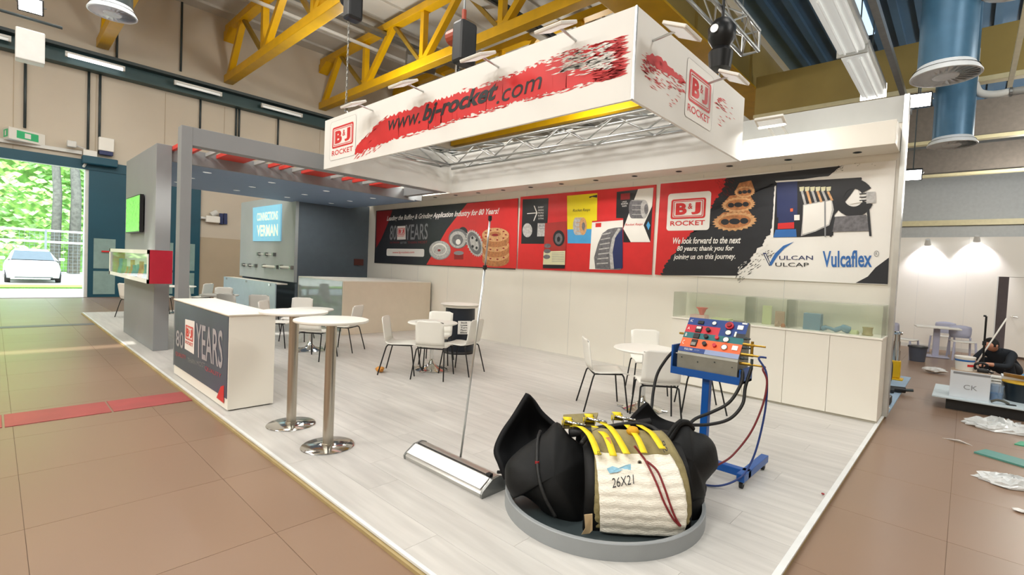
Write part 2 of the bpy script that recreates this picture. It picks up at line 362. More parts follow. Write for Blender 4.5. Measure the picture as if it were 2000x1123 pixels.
# conduits on the left wall
cl = 0
for (px, y0, y1) in [(50, 108, 250), (174, 138, 292), (196, 143, 300), (392, 190, 262), (462, 205, 270), (468, 207, 272), (544, 226, 290), (356, 0, 140), (229, 60, 116)]:
    a = on(px, y0, 0, XL+.05); b = on(px, y1, 0, XL+.05)
    tag(ob('conduit', MB().tube([a, (a.x, a.y, b.z)], .035, 8), 'dark_steel', smooth=True), 'thin grey vertical conduit on the beige side wall', 'conduit', 'vertical conduits on the side wall')
a = on(0, 274, 0, XL+.06); b = on(160, 299, 0, XL+.06)
tag(ob('cable_duct', MB().box(XL+.002, XL+.1, -4, b.y, a.z-.05, a.z+.06), 'lamp_body'), 'beige horizontal cable duct above the open gate', 'cable duct')
# exit sign
p = on(45, 264, 0, XL+.3); mat('exit_green', '2f9a63', .5, emit=.5)
es = thing('exit_sign', 'white angled emergency exit box with two green faces above the gate', 'exit sign', (XL+.02, p.y, p.z))
ob('housing', MB().prism([(0, -.42, -.2), (.55, -.42+.12, -.2), (.02, .5, -.2)], (0, 0, .36)), 'white_plastic', es, bevel=.01)
def exf(u0, u1, A, B, nm):
    A = Vector(A); B = Vector(B); U = B-A; n = U.cross(Vector((0, 0, 1))).normalized()
    ob(nm, MB().poly([A+U*u0+n*.006+Vector((0, 0, z)) if k in (0, 3) else A+U*u1+n*.006+Vector((0, 0, z)) for k, z in enumerate((-.13, -.13, .1, .1))]), 'exit_green', es, fixn=False)
    ob('pictogram', MB().poly([A+U*(u0+(u1-u0)*(.36 if k in (0, 3) else .64))+n*.009+Vector((0, 0, z)) for k, z in enumerate((-.09, -.09, .06, .06))]), 'print_white', es, fixn=False)
exf(.15, .85, (0, -.42, 0), (.55, -.30, 0), 'sign_face'); exf(.2, .8, (.55, -.30, 0), (.02, .5, 0), 'sign_face')
# alarm boxes by the gate corner
p = on(207, 290, 0, XL+.1)
t = thing('siren_box', 'grey siren box with dark lower lens beside the gate corner', 'siren', (XL+.01, p.y, p.z))
ob('body', MB().box(0, .2, -.2, .2, -.1, .35), 'white_plastic', t, bevel=.02); ob('lens', MB().box(.02, .19, -.18, .18, -.24, -.1), 'print_navy', t, bevel=.02)
p = on(170, 292, 0, XL+.1)
t = thing('junction_box', 'beige junction box with small floodlight over the gate corner', 'junction box', (XL+.01, p.y, p.z))
ob('box', MB().box(0, .16, -.1, .25, -.32, -.02), 'white_plastic', t, bevel=.01); ob('arm', MB().tube([(.1, -.05, 0), (.25, -.3, .05)], .03, 8), 'lamp_body', t)
ob('lamp_head', MB().box(.15, .36, -.5, -.28, -.03, .17), 'lamp_body', t, bevel=.02); ob('bracket', MB().beam((.1, .05, -.3), (.3, -.1, -.62), .05, .05), 'lamp_body', t)
p = on(188, 315, 0, XL+.3)
tag(ob('gate_motor', MB().box(XL+.01, XL+.4, p.y-.35, p.y+.55, p.z-.12, p.z+.14), 'teal_paint', bevel=.03), 'teal motor housing on the gate lintel', 'gate motor')
# gate: lintel, dark sliding leaf with pale lower panes
d1 = struct('door_1', MB().box(XL-.02, XL+.12, DY0-.2, 5.36, DZ, 4.60), 'teal_paint')
ob('jamb', MB().box(XL-.3, XL+.06, DY1-.09, DY1, FZ, DZ), 'lamp_body', d1)
d2 = struct('door_2', MB().box(XL+.02, XL+.10, DY1, 5.36, FZ, DZ), 'teal_paint')
mat('door_pane', '8aa5a0', .3, var=.08)
for (a, b) in ((2.3, 2.87), (3.12, 3.7), (3.95, 4.52), (4.75, 5.2)):
    ob('door_panel', MB().box(XL+.10, XL+.115, a, b, .95, 1.98), 'door_pane', d2, bevel=.004); ob('door_panel', MB().box(XL+.10, XL+.115, a, b, .06, .86), 'door_pane', d2, bevel=.004)
ob('push_bar', MB().box(XL+.12, XL+.17, 2.5, 2.72, 1.52, 1.57), 'print_red', d2)
struct('trim_1', MB().box(XL, XL+.13, 5.30, 6.6, 4.28, 4.6), 'teal_paint')
# electric panels on the beige wall
p0 = on(430, 430, 0, XL+.05)
for r in range(3):
    for c in range(2):
        a = on(432+c*8, 420.5+r*7, 0, XL+.04)
        tag(ob('socket_box', MB().box(XL, XL+.09, a.y-.06, a.y+.06, a.z-.075, a.z+.075), 'print_navy', bevel=.01), 'small dark blue wall socket in the cluster on the beige wall', 'socket', 'dark blue socket cluster')
a = on(415, 430, 0, XL+.1)
t = thing('wall_fan', 'cream ventilation fan unit on the beige wall next to blue sockets', 'fan', (XL, a.y, a.z)); ob('box', MB().box(0, .2, -.24, .24, -.1, .16), 'white_plastic', t, bevel=.03); ob('hood', MB().tube([(.1, -.05, .2), (.1, .15, .34)], .1, 12), 'lamp_body', t); ob('spout', MB().tube([(.12, -.24, .05), (.12, -.4, .05)], .05, 10), 'lamp_body', t)
# white strips and trays under the left roof, running along the bay
def tray(name, label, px0, px1, z, w, h, m, y1=30):
    a = on(px0[0], px0[1], 2, z); tag(ob(name, MB().box(a.x-w/2, a.x+w/2, a.y-6, y1, z, z+h), m, bevel=.01), label, 'cable tray' if 'tray' in name else 'pipe')
tray('service_pipe', 'thin white pipe running under the roof between the yellow trusses', (640, 62), None, 10.1, .10, .10, 'lamp_body')
tray('cable_tray', 'grey cable tray running under the roof beside the white pipe', (700, 50), None, 10.2, .35, .12, 'steel_grey')
# lamp track above the sign
a = on(1000, 40, 2, 9.6)
t = thing('lamp_track', 'grey lamp track with white lamps crossing over the banner frame', 'lamp track', (a.x, a.y, 9.6))
ob('rail', MB().box(-.2, .2, -6, 14, .06, .2), 'steel_grey', t); ob('wire_duct', MB().box(.22, .3, -6, 14, .1, .2), 'dark_steel', t)
for k in range(6): ob('lamp', MB().box(-.16, .16, -5+k*3, -3+k*3, -.02, .06), 'lamp_body', t, bevel=.02)
# roof air duct piece
a = on(800, 98, 1, 13); a.z = 9.9; a.x = on(800, 98, 2, 9.9).x
dy_ = on(800, 98, 2, 9.9).y; t = thing('air_duct', 'faceted grey air duct end between the yellow trusses', 'air duct', (a.x, dy_+.5, 9.65))
ob('shell', MB().tube([(-.2, -.5, 0), (.3, .5, 0)], .42, 8), 'steel_grey', t); ob('hanger', MB().tube([(0, 0, .38), (0, 0, 1.3)], .02, 8), 'dark_steel', t)
# round ceiling diffusers on vertical ducts
mat('duct_blue', '44708f', .4, metal=.2, var=.06); mat('diffuser', 'e4eaee', .35, var=.05); mat('diff_dark', '1b3a55', .6)
def diffuser(px, py, z, wpx, lab, dm):
    c = on(px, py, 2, z); dep = (c-CAM).dot(_f); r = wpx/2*dep/FPX
    t = thing('round_diffuser', lab, 'air diffuser', c)
    ob('duct', MB().lathe([(r*.8, .12), (r*.8, 3.6)], 32), dm, t, smooth='auto')
    ob('rim', MB().lathe([(r*.8, .18), (r, .02), (r*1.0, 0), (r*.94, -.005), (r*.92, .03)], 40), 'diffuser', t, smooth='auto')
    ob('hub', MB().lathe([(0, -.01), (r*.36, -.01), (r*.4, .03)], 28), 'diffuser', t)
    ob('back_plate', MB().lathe([(0, .1), (r*.93, .1)], 32), 'diff_dark', t)
    v = None
    for k in range(24):
        if v is None: v = ob('vane', MB().add([(r*.38, -.02, .0), (r*.93, -.06, .0), (r*.93, .05, .05), (r*.38, .02, .05)], [(0, 1, 2, 3)]), 'diffuser', t, fixn=False)
        else: copy_part(v, (0, 0, 0), (0, 0, 2*math.pi*k/24))
diffuser(1846, 150, 5.3, 112, 'round swirl diffuser with radial vanes on blue duct, the larger near the white wall end', 'duct_blue')
diffuser(1859, 284, 5.3, 78, 'smaller round swirl diffuser on blue duct above the white partition', 'duct_blue')
diffuser(220, 28, 6.5, 76, 'round diffuser with pale rim under a dark duct near the open gate side', 'dark_steel')
for (px, py, y1, lab) in ((1846, 150, 9, 'white supply pipe bending off the larger diffuser duct'), (1859, 284, 9, 'white supply pipe off the smaller diffuser duct')):
    c = on(px, py, 2, 5.3); t = thing('air_pipe', lab, 'pipe', (c.x, c.y, 6.45))
    ob('elbow', MB().tube(catmull([(.35, 0, .35), (.45, 0, .1), (.7, 0, 0), (1.0, 0, 0)], 5), .09, 12), 'lamp_body', t, smooth=True); ob('pipe', MB().tube([(1.0, 0, 0), (y1, 0, 0)], .09, 12), 'lamp_body', t, smooth=True); ob('flange', MB().tube([(1.0, 0, 0), (1.05, 0, 0)], .11, 12), 'steel_grey', t); ob('riser', MB().tube([(.35, 0, .35), (.35, 0, 1.2)], .07, 12), 'lamp_body', t, smooth=True)
# lamp row over the right bay
def boxlamp(y0, y1, lit):
    t = thing('box_lamp', 'lit glass-covered box lamp hanging behind the white wall top' if lit else 'unlit glass-covered box lamp in the row under the blue roof', 'ceiling lamp', (-2.1, (y0+y1)/2, 6.5), 0, None if lit else 'unlit box lamps in the right bay')
    h = (y1-y0)/2-.05
    ob('housing', MB().box(-.28, .28, -h, h, .12, .3), 'lamp_body', t, bevel=.02); ob('cover', MB().box(-.24, .24, -h+.03, h-.03, 0, .12), 'lamp_soft', t, bevel=.03)
    for s in (-.11, .11): ob('tube', MB().tube([(s, -h+.1, -.03), (s, h-.1, -.03)], .025, 6), 'lamp_soft', t)
    ob('end_cap', MB().box(-.28, .28, h-.01, h+.04, -.04, .3), 'lamp_glow' if lit else 'lamp_body', t)
    ob('hanger', MB().tube([(0, -h*.6, .3), (0, -h*.6, 3.7)], .015, 6), 'dark_steel', t); ob('hanger', MB().tube([(0, h*.6, .3), (0, h*.6, 3.7)], .015, 6), 'dark_steel', t)
boxlamp(6.4, 9.2, False); boxlamp(9.3, 12.1, False); boxlamp(12.2, 15.2, True)
tag(ob('lamp_rail', MB().box(-1.62, -1.5, 4, 18, 6.7, 6.85), 'steel_grey'), 'grey steel rail running beside the box lamps in the right bay', 'rail')
tag(ob('lamp_rail', MB().box(.5, .6, 9, 17.8, 7.0, 7.14), 'girder_cream'), 'pale rail under the blue roof beside the large swirl diffuser', 'rail')
# floodlight fixtures with a glowing lens
def flood(loc, face, lab, e, w=.42, h=.3, lit=True):
    t = thing('floodlight', lab, 'floodlight', loc); f = Vector(face).normalized()
    a = f.cross(Vector((0, 0, 1))).normalized(); b = a.cross(f)
    def P(x, y, z): return a*x+b*y+f*z
    ob('housing', MB().add([P(x, y, z) for z in (-.05, .05) for (x, y) in ((-w/2, -h/2), (w/2, -h/2), (w/2, h/2), (-w/2, h/2))], [(0, 3, 2, 1), (4, 5, 6, 7), (0, 1, 5, 4), (1, 2, 6, 5), (2, 3, 7, 6), (3, 0, 4, 7)]), 'black_plastic', t, bevel=.01)
    ob('lens', MB().poly([P(x, y, .055) for (x, y) in ((-w*.44, -h*.42), (w*.44, -h*.42), (w*.44, h*.42), (-w*.44, h*.42))]), 'flood_glow', t, fixn=False)
    ob('yoke', MB().tube([P(-w/2, 0, 0), P(-w/2-.03, 0, -.15), P(w/2+.03, 0, -.15), P(w/2, 0, 0)], .012, 6), 'steel_grey', t)
    return t
mat('flood_glow', 'ffffff', .5, emit=25)
p = on(1796, 196, 1, 13); t = flood(p, (.1, -1, -.35), 'bright floodlight glaring beside the white wall top', 0); ob('rod', MB().tube([(0, .1, .1), (0, .1, 10.2-p.z)], .015, 6), 'dark_steel', t)
p = on(1782, 341, 1, 16); t = flood(p, (.1, -1, -.5), 'bright floodlight hanging above the white back partition', 0); ob('rod', MB().tube([(0, .1, .1), (0, .1, 10.2-p.z)], .015, 6), 'dark_steel', t)
p = on(60, 10, 0, -14); t = flood(p, (1, -.1, -.4), 'bright floodlight high over the aisle near the dark wall beam', 0, .36, .3)
ob('driver', MB().box(-.2, .1, -.2, .2, -1.1, -.5), 'lamp_body', t, bevel=.02); ob('bar', MB().tube([(-.05, -.45, -.25), (-.05, .45, -.25)], .03, 8), 'dark_steel', t); ob('rod', MB().tube([(-.1, 0, .1), (-.1, 0, 10.9-p.z)], .015, 6), 'dark_steel', t)
# ------------------------------------------------------------------ outside the gate
mat('yard', 'c9c4b8', .8, var=.08, scale=2); mat('grass', '6f9a35', .9, var=.35, scale=30, bump=.5); mat('leaf_a', '74a448', .7, var=.4, scale=3); mat('leaf_b', '96c266', .7, var=.3, scale=3); mat('leaf_c', 'b6d88e', .7, var=.2); mat('bark', '5a5a52', .9, var=.3)
y_ = struct('ground', MB().box(-70, XL-.3, -40, 45, FZ-.08, FZ-.02), 'yard')
tag(ob('grass_verge', MB().box(-29.5, -27.5, -20, 20, FZ-.02, FZ+.03), 'grass'), 'strip of green grass in front of the parked white car', 'grass')['kind'] = 'stuff'
hb = MB(); rnd = random.Random(3)
for i in range(46):
    rows = []
hb2 = [MB(), MB(), MB()]
for i in range(16000):
    y = rnd.uniform(-22, 26); z = rnd.uniform(1.2, 15); x = -46+.5*math.sin(y*.9)+.5*math.sin(z*1.3+y)+rnd.uniform(-.5, .35)
    s = rnd.uniform(.12, .3); a = Vector((rnd.uniform(-.6, .6), 1, rnd.uniform(-.5, .5))).normalized()*s; b = Vector((rnd.uniform(.1, .8), rnd.uniform(-.4, .4), -1)).normalized()*s*.8
    c = Vector((x, y, z)); hb2[rnd.randrange(3)].add([c-a, c-b*.6, c+a, c+b], [(0, 1, 2, 3)])
hb.box(-48, -46.9, -24, 28, FZ, 15)
hg = tag(ob('ivy_hedge', hb, 'leaf_a'), 'tall sunlit wall of green ivy outside the open gate', 'hedge')
for k, m_ in enumerate(('leaf_a', 'leaf_b', 'leaf_c')):
    o = ob('leaves', hb2[k], m_, hg, fixn=False); o['kind'] = 'stuff'
for (px, wd_) in ((108, .22), (145, .26)):
    a = on(px, 420, 0, -43.4)
    t = MB().tube([(-43.4, a.y, FZ), (-43.5, a.y+.1, 5), (-43.6, a.y-.1, 9), (-43.6, a.y+.1, 13)], [wd_*1.2, wd_, wd_*.8, wd_*.6], 10)
    tag(ob('tree_trunk', t, 'bark', smooth=True), 'grey tree trunk standing before the ivy wall outside', 'tree', 'tree trunks outside')
# fence outside
mat('fence_white', 'b9bec4', .5); mat('mesh_grey', '6a7478', .5)
ft = thing('yard_fence', 'pale wire mesh fence with two rails behind the white car', 'fence', (-40, 0, 0))
for z in (1.85, 2.5): ob('rail', MB().box(-.04, .04, -14, 6, z, z+.12), 'fence_white', ft)
for k in range(6): ob('post', MB().box(-.05, .05, -14+k*4, -13.9+k*4, FZ, 2.6), 'mesh_grey', ft)
wm = MB()
for k in range(100): wm.box(-.006, .006, -14+k*.2, -13.988+k*.2, FZ, 2.5)
for k in range(12): wm.box(-.006, .006, -14, 6, .2*k+.1, .2*k+.112)
o = ob('wire_mesh', wm, 'mesh_grey', ft); o['kind'] = 'stuff'
# parked white car (front towards the hall)
mat('car_white', 'c9cccf', .3, var=.02, coat=.6); mat('car_glass', '3f4a4e', .1, var=.05); mat('tyre', '1b1c1e', .8); mat('car_dark', '5d646a', .4); mat('head_lamp', 'dfe8ee', .1)
cc = on(58, 575, 2, FZ); cc = Vector((-33.5, on(62, 530, 0, -33.5).y, FZ))
car = thing('parked_car', 'white hatchback car parked outside facing the open gate', 'car', cc)
def csec(x, hw, z0, z1, r=.14):
    return [(x, -hw, z0), (x, -hw-.04, (z0+z1)/2), (x, -hw+.02, z1-r), (x, -hw+r, z1), (x, hw-r, z1), (x, hw-.02, z1-r), (x, hw+.04, (z0+z1)/2), (x, hw, z0)]
bod = MB(); rows = [csec(2.15, .62, .3, .62), csec(2.05, .78, .22, .78), csec(1.5, .86, .2, .95), csec(.8, .88, .2, 1.02), csec(-1.6, .88, .2, 1.04), csec(-2.0, .8, .25, .98)]
bod.grid([r+[r[0]] for r in rows]); bod.poly(rows[0]); bod.poly(rows[-1]); ob('body', bod, 'car_white', car, smooth='auto')
cab = MB(); rows = [csec(1.05, .8, .98, 1.02, .02), csec(.35, .68, .98, 1.46), csec(-.6, .68, .98, 1.52), csec(-1.5, .64, .98, 1.4), csec(-1.9, .74, .95, 1.02, .02)]
cab.grid([r+[r[0]] for r in rows]); ob('cabin', cab, 'car_white', car, smooth='auto')
ob('windscreen', MB().poly([(1.06, -.70, 1.03), (1.06, .70, 1.03), (.42, .58, 1.43), (.42, -.58, 1.43)]), 'car_glass', car, fixn=False)
ob('grille', MB().box(2.06, 2.14, -.45, .45, .36, .6), 'car_dark', car, bevel=.03); ob('number_plate', MB().box(2.15, 2.17, -.26, .26, .42, .53), 'print_white', car)
ob('bumper_intake', MB().box(2.0, 2.12, -.6, .6, .22, .32), 'car_dark', car)
for s in (-1, 1):
    ob('headlamp', MB().box(1.98, 2.1, s*.62-.15, s*.62+.15, .62, .75), 'head_lamp', car, bevel=.03); ob('mirror', MB().box(.7, .85, s*.97-.1, s*.97+.1, 1.0, 1.14), 'car_white', car, bevel=.03)
    for x in (1.35, -1.35):
        wv = ob('wheel', MB().tube([(x, s*.72, .3), (x, s*.9, .3)], .31, 20), 'tyre', car); ob('rim', MB().tube([(x, s*.9, .3), (x, s*.915, .3)], .2, 16), 'alu', wv)
# ================================================================== the stand: platform, walls, canopy
PX0, PX1, PY0, PY1 = -16.6, -.67, 1.525, 7.32
mat('laminate', 'c2bfba', .38, var=.12, scale=2.2, stretch=(.6, 6, 1), rvar=.06, rnd=.04, spec=.45); mat('ply_edge', 'a89468', .6, var=.1); mat('edge_strip', 'dfe1e0', .35)
pf = tag(ob('raised_platform', MB().box(PX0, PX1, PY0, PY1+.1, FZ, -.006), 'ply_edge'), 'low exhibition platform with pale wood-look floor planks', 'platform')
NR = 24; pw = (PY1-PY0)/NR; pl = {}
def plank(L):
    if L not in pl:
        b = MB().box(-L/2+.0008, L/2-.0008, -pw/2+.0008, pw/2-.0008, -.008, 0); pl[L] = ob('plank', b, 'laminate', pf, (0, 0, 0)); return pl[L], True
    return pl[L], False
for r in range(NR):
    x = PX1; first = True; k = 0
    while x > PX0+.01:
        L = [1.6, .8, 1.2, .4][r % 4] if first else 1.6
        if x-L < PX0: L = round(x-PX0, 3)
        first = False; k += 1
        src, new = plank(L); loc = (x-L/2, PY0+pw*(r+.5), 0)
        if new: src.location = loc
        else: copy_part(src, loc)
        x -= L
ob('edge_trim', MB().box(PX1-.035, PX1+.004, PY0-.004, 7.9, -.012, .004), 'edge_strip', pf, bevel=.002); ob('edge_trim', MB().box(PX0, PX1, PY0-.012, PY0+.012, -.014, .003), 'edge_strip', pf, bevel=.002)
ob('ply_strip', MB().box(PX0, PX1, PY0-.03, PY0-.004, FZ, FZ+.022), 'ply_edge', pf)
# back wall with bulkhead
WT = 3.926
bw = thing('stand_wall', 'long white exhibition wall carrying the red and black graphics', 'wall panel')
ob('panel', MB().box(-13.2, -.69, 7.32, 7.42, 0, WT), 'booth_white', bw)
mat('band_grey', 'c4c6c4', .55, var=.02)
ob('unlit_top_band', MB().box(-13.2, -.69, 7.31, 7.32, 3.60, WT), 'band_grey', bw)  # unlit upper part of the wall put in as a grey colour
ob('end_post', MB().box(-.69, -.64, 7.28, 7.46, 0, WT), 'alu', bw); ob('end_edge', MB().box(-.69, -.655, 7.30, 7.44, 0, WT), 'dark_steel', bw)
for k in range(9): ob('panel_joint', MB().box(-1.9-k*1.25, -1.896-k*1.25, 7.318, 7.3205, 0, 3.2), 'band_grey', bw)
bh = thing('bulkhead', 'white bulkhead box along the wall top with small recessed spots below', 'bulkhead')
ob('fascia', MB().box(-13.0, -.70, 6.82, 7.31, 3.235, 3.51), 'booth_white', bh, bevel=.004)
for k in range(16):
    x = -1.1-k*.78
    sp = ob('downlight', MB().lathe([(.045, 0), (.05, -.004), (.035, -.006), (.03, .0)], 14, (x, 7.06, 3.234)), 'dark_steel', bh)
# floodlights on the bulkhead
def wallflood(x):
    t = thing('wall_floodlight', 'flat white floodlight on an arm at the bulkhead top', 'floodlight', (x, 6.82, 3.51), 0, 'floodlights on the bulkhead')
    ob('arm', MB().beam((-.08, .1, .02), (-.08, -.32, .10), .03, .02), 'lamp_body', t); ob('arm', MB().beam((.08, .1, .02), (.08, -.32, .10), .03, .02), 'lamp_body', t)
    ob('head', MB().beam((-.17, -.38, .08), (.17, -.38, .08), .2, .035, (0, .35, 1)), 'white_plastic', t, bevel=.008)
    ob('lens', MB().beam((-.14, -.37, .058), (.14, -.37, .058), .15, .008, (0, .35, 1)), 'lamp_soft', t)
for x in (-1.95, -4.6, -7.2, -9.6): wallflood(x)
# grey canopy at the far end
XC = -9.85
cp = thing('grey_canopy', 'grey stand canopy with pillar wall at the far end of the stand', 'canopy')
ob('pillar', MB().box(-12.4, XC+.08, 1.73, 1.93, 0, 3.34), 'stand_grey', cp, bevel=.004)
ob('front_fascia', MB().box(XC-.06, XC, 1.93, 6.60, 3.10, 3.34), 'stand_grey', cp)
ob('roof', MB().box(-13.5, XC-.06, 1.93, 6.70, 3.10, 3.34), 'stand_blue', cp); ob('end_fascia', MB().box(-13.5, XC, 6.60, 6.80, 3.12, 3.34), 'stand_grey', cp)
sp = None
for x in (-10.5, -11.6, -12.6):
    for y in (2.6, 3.7, 4.8, 5.9):
        if sp is None: sp = ob('downlight', MB().lathe([(0, -.003), (.055, -.003), (.07, 0)], 16), 'lamp_soft', cp, (x, y, 3.098))
        else: copy_part(sp, (x, y, 3.098))
# store room: shadow and door light put into its two wall colours
sr = thing('store_room', 'grey storage cabin at the stand corner with shaded and door-lit walls', 'cabin')
ob('shaded_wall', MB().box(-13.32, -13.2, 5.33, 7.32, 0, 3.22), 'cabin_shaded', sr)
mat('cabin_door_lit', 'aab0b0', .55, var=.05, scale=1.2)
ob('lit_wall', MB().box(-17.4, -13.2, 5.25, 5.33, .98, 3.30), 'cabin_door_lit', sr); ob('recess_wall', MB().box(-17.4, -13.32, 5.75, 5.83, 0, 1.0), 'cabin_shaded', sr); ob('rear_wall', MB().box(-17.4, -17.3, 5.33, 7.4, 0, 3.2), 'cabin_shaded', sr)
# projection screen text on the cabin
S = MB(); q = [on(x, y, 1, 5.25) for (x, y) in ((496, 471), (549.5, 471), (551, 398.6), (496, 406))]; mat('screen_blue', '86c8e6', .4, emit=.45)
sc_ = tag(ob('wall_screen', MB().prism([Vector(p) for p in q], (0, -.03, 0)), 'screen_blue'), 'light blue screen with two lines of pale block letters on the cabin wall', 'screen')
mat('screen_text', 'eef3dc', .5, emit=.5)
def lt(par, body, a, b, c, plane, m, ax=1, nrm=(0, -1, 0), **k):
    return lettering('lettering', body, on(*a, ax, plane), on(*b, ax, plane), on(*c, ax, plane), nrm, m, par, **k)
lt(sc_, 'CONNECTIONS', (502, 432), (543, 429), (502, 416), 5.21, 'screen_text', bold=.03); lt(sc_, 'VERMAN', (502, 462), (543, 461), (502, 440), 5.21, 'screen_text', bold=.03)
# wall rails on the cabin
for (x0, x1, y, n) in ((504, 534, 496, 3), (474, 498, 517, 3), (514, 540, 519.5, 0), (548, 568, 521, 0)):
    a = on(x0, y, 1, 5.2); b = on(x1, y, 1, 5.2)
    t = thing('wall_rail', 'short white rail with clips on the pale cabin wall', 'rail', (0, 0, 0), 0, 'white rails on the cabin wall')
    ob('rail', MB().tube([a, (b.x, a.y, a.z)], .035 if n == 0 else .012, 8), 'white_plastic', t)
    for k in range(max(n, 2)): ob('clip', MB().box(a.x+(b.x-a.x)*k/(max(n, 2)-1)-.05, a.x+(b.x-a.x)*k/(max(n, 2)-1)+.05, 5.17, 5.25, a.z-.05, a.z+.05), 'steel_grey', t)
a = on(700, 512, 0, -13.2)
tag(ob('wall_plaque', MB().box(-13.2, -13.17, a.y-.14, a.y+.14, a.z-.09, a.z+.09), mat('plaque', '5a2a24', .5)), 'small dark red plaque on the dark cabin wall', 'plaque')
# portal frame and slats in front of the canopy
pt = thing('portal_frame', 'grey portal frame with one slim column before the canopy', 'frame')
ob('column', MB().box(-8.45, -8.25, 1.73, 1.86, 0, 3.38), 'stand_grey', pt, bevel=.004); ob('beam', MB().box(-8.45, -8.25, 1.86, 6.3, 3.125, 3.38), 'stand_grey', pt, bevel=.004); ob('return_beam', MB().box(XC+.001, -8.25, 6.3, 6.44, 3.17, 3.38), 'stand_grey', pt)
mat('slat_red', 'd23a30', .5); mat('slat_grey', 'a7a8a6', .5)
y = 1.955
for k, (dy, w_, c) in enumerate([(1.955, .05, 'r'), (2.19, .05, 'r'), (2.43, .05, 'g'), (2.78, .43, 'R'), (3.18, .05, 'g'), (3.42, .05, 'r'), (3.61, .05, 'r'), (3.85, .05, 'g'), (4.21, .43, 'R'), (4.6, .05, 'g'), (4.84, .05, 'r'), (5.07, .05, 'r'), (5.3, .05, 'g'), (5.65, .43, 'R')]):
    ob('wide_slat' if c == 'R' else 'slat', MB().box(XC+.002, -8.452, dy-w_/2, dy+w_/2, 3.27, 3.33), 'slat_red' if c != 'g' else 'slat_grey', pt)
# television on the pillar
q = [on(x, y, 1, 1.69) for (x, y) in ((250, 455), (276, 453), (277, 383), (250, 394))]
mat('tv_green', '5fc04a', .25, var=.5, scale=14, emit=.6)
x0, x1, z0, z1 = q[0].x, q[1].x, 1.95, 2.56
tv = thing('television', 'flat television showing bright green foliage on the grey pillar', 'television', (0, 0, 0))
ob('housing', MB().box(x0-.02, x1+.02, 1.66, 1.715, z0-.02, z1+.02), 'black_plastic', tv, bevel=.006); ob('display', MB().box(x0, x1, 1.657, 1.66, z0, z1), 'tv_green', tv); ob('bracket', MB().box(x0+.4, x1-.4, 1.71, 1.73, z0+.2, z1-.2), 'dark_steel', tv)
# red and white showcase on the pillar
q = on(291, 488, 1, 1.5); x1 = q.x; x0 = on(215, 488, 1, 1.5).x; z0, z1 = 1.14, 1.63
sh = thing('wall_showcase', 'red sided showcase box with white framed glass front on the grey pillar', 'showcase', (0, 0, 0))
mat('showcase_red', 'c2243c', .4); mat('case_back_glow', 'f2f4f4', .4, emit=.5); mat('case_blue', 'a9c4cc', .4)
ob('side', MB().box(x1-.02, x1, 1.5, 1.78, z0, z1), 'showcase_red', sh); ob('side', MB().box(x0, x0+.02, 1.5, 1.73, z0, z1), 'showcase_red', sh)
ob('top', MB().box(x0, x1-.02, 1.51, 1.73, z1-.02, z1), 'white_plastic', sh); ob('bottom', MB().box(x0, x1-.02, 1.51, 1.73, z0, z0+.02), 'white_plastic', sh); ob('back', MB().box(x0, x1-.02, 1.72, 1.73, z0, z1), 'case_back_glow', sh)  # emission put into the back panel brightens the case interior
fr = MB(); fr.box(x0, x1, 1.49, 1.51, z1-.06, z1); fr.box(x0, x1, 1.49, 1.51, z0, z0+.06); fr.box(x1-.07, x1, 1.49, 1.51, z0, z1); fr.box(x0, x0+.1, 1.49, 1.51, z0, z1)
ob('frame', fr, 'white_plastic', sh); ob('pane', MB().box(x0+.1, x1-.07, 1.498, 1.502, z0+.06, z1-.06), glass('case_glass', 'ffffff', .05), sh)
rr = random.Random(5)
for k in range(16):
    x = x1-.3-k*.19; h = rr.uniform(.14, .3)
    tag(ob('product_sample', MB().lathe([(.05, 0), (.06, .02), (.03, h*.6), (.03, h)], 12, (x, 1.62, z0+.02)), ('steel_grey', 'print_blue', 'white_plastic', 'print_red')[rr.randrange(4)], smooth='auto'), 'small tool sample standing in the red sided showcase', 'sample', 'tool samples in the showcase')
# ================================================================== hanging banner frame
SX0, SX1, SY0, SY1, SZ0, SZ1 = -8.05, -2.23, 3.624, 6.29, 3.10, 3.889
UX, UY, UZ = Vector((1, 0, 0)), Vector((0, 1, 0)), Vector((0, 0, 1))
NF, NX = Vector((0, -1, 0)), Vector((1, 0, 0))
mat('fabric', 'ecebe6', .7, var=.015, scale=2)
sg = thing('hanging_banner', 'white rectangular hanging banner with red brush stroke and web address', 'banner')
fb = ob('front_banner', MB().box(SX0, SX1, SY0, SY0+.03, SZ0, SZ1), 'fabric', sg); rbn = ob('side_banner', MB().box(SX1-.03, SX1, SY0+.03, SY1, SZ0, SZ1), 'fabric', sg)
ob('side_banner', MB().box(SX0, SX0+.03, SY0+.03, SY1, SZ0, SZ1), 'fabric', sg); ob('back_banner', MB().box(SX0+.03, SX1-.03, SY1-.03, SY1, SZ0, SZ1), 'fabric', sg)
ob('corner_profile', MB().box(SX1-.012, SX1+.006, SY0-.006, SY0+.012, SZ0, SZ1), 'alu', sg)
def fP(x, y): return on(x, y, 1, SY0)
def sP(x, y): return on(x, y, 0, SX1)
def curve_y(P, x):
    for (a, b) in zip(P, P[1:]):
        if a[0] <= x <= b[0]: return a[1]+(b[1]-a[1])*(x-a[0])/(b[0]-a[0])
    return P[0][1] if x < P[0][0] else P[-1][1]
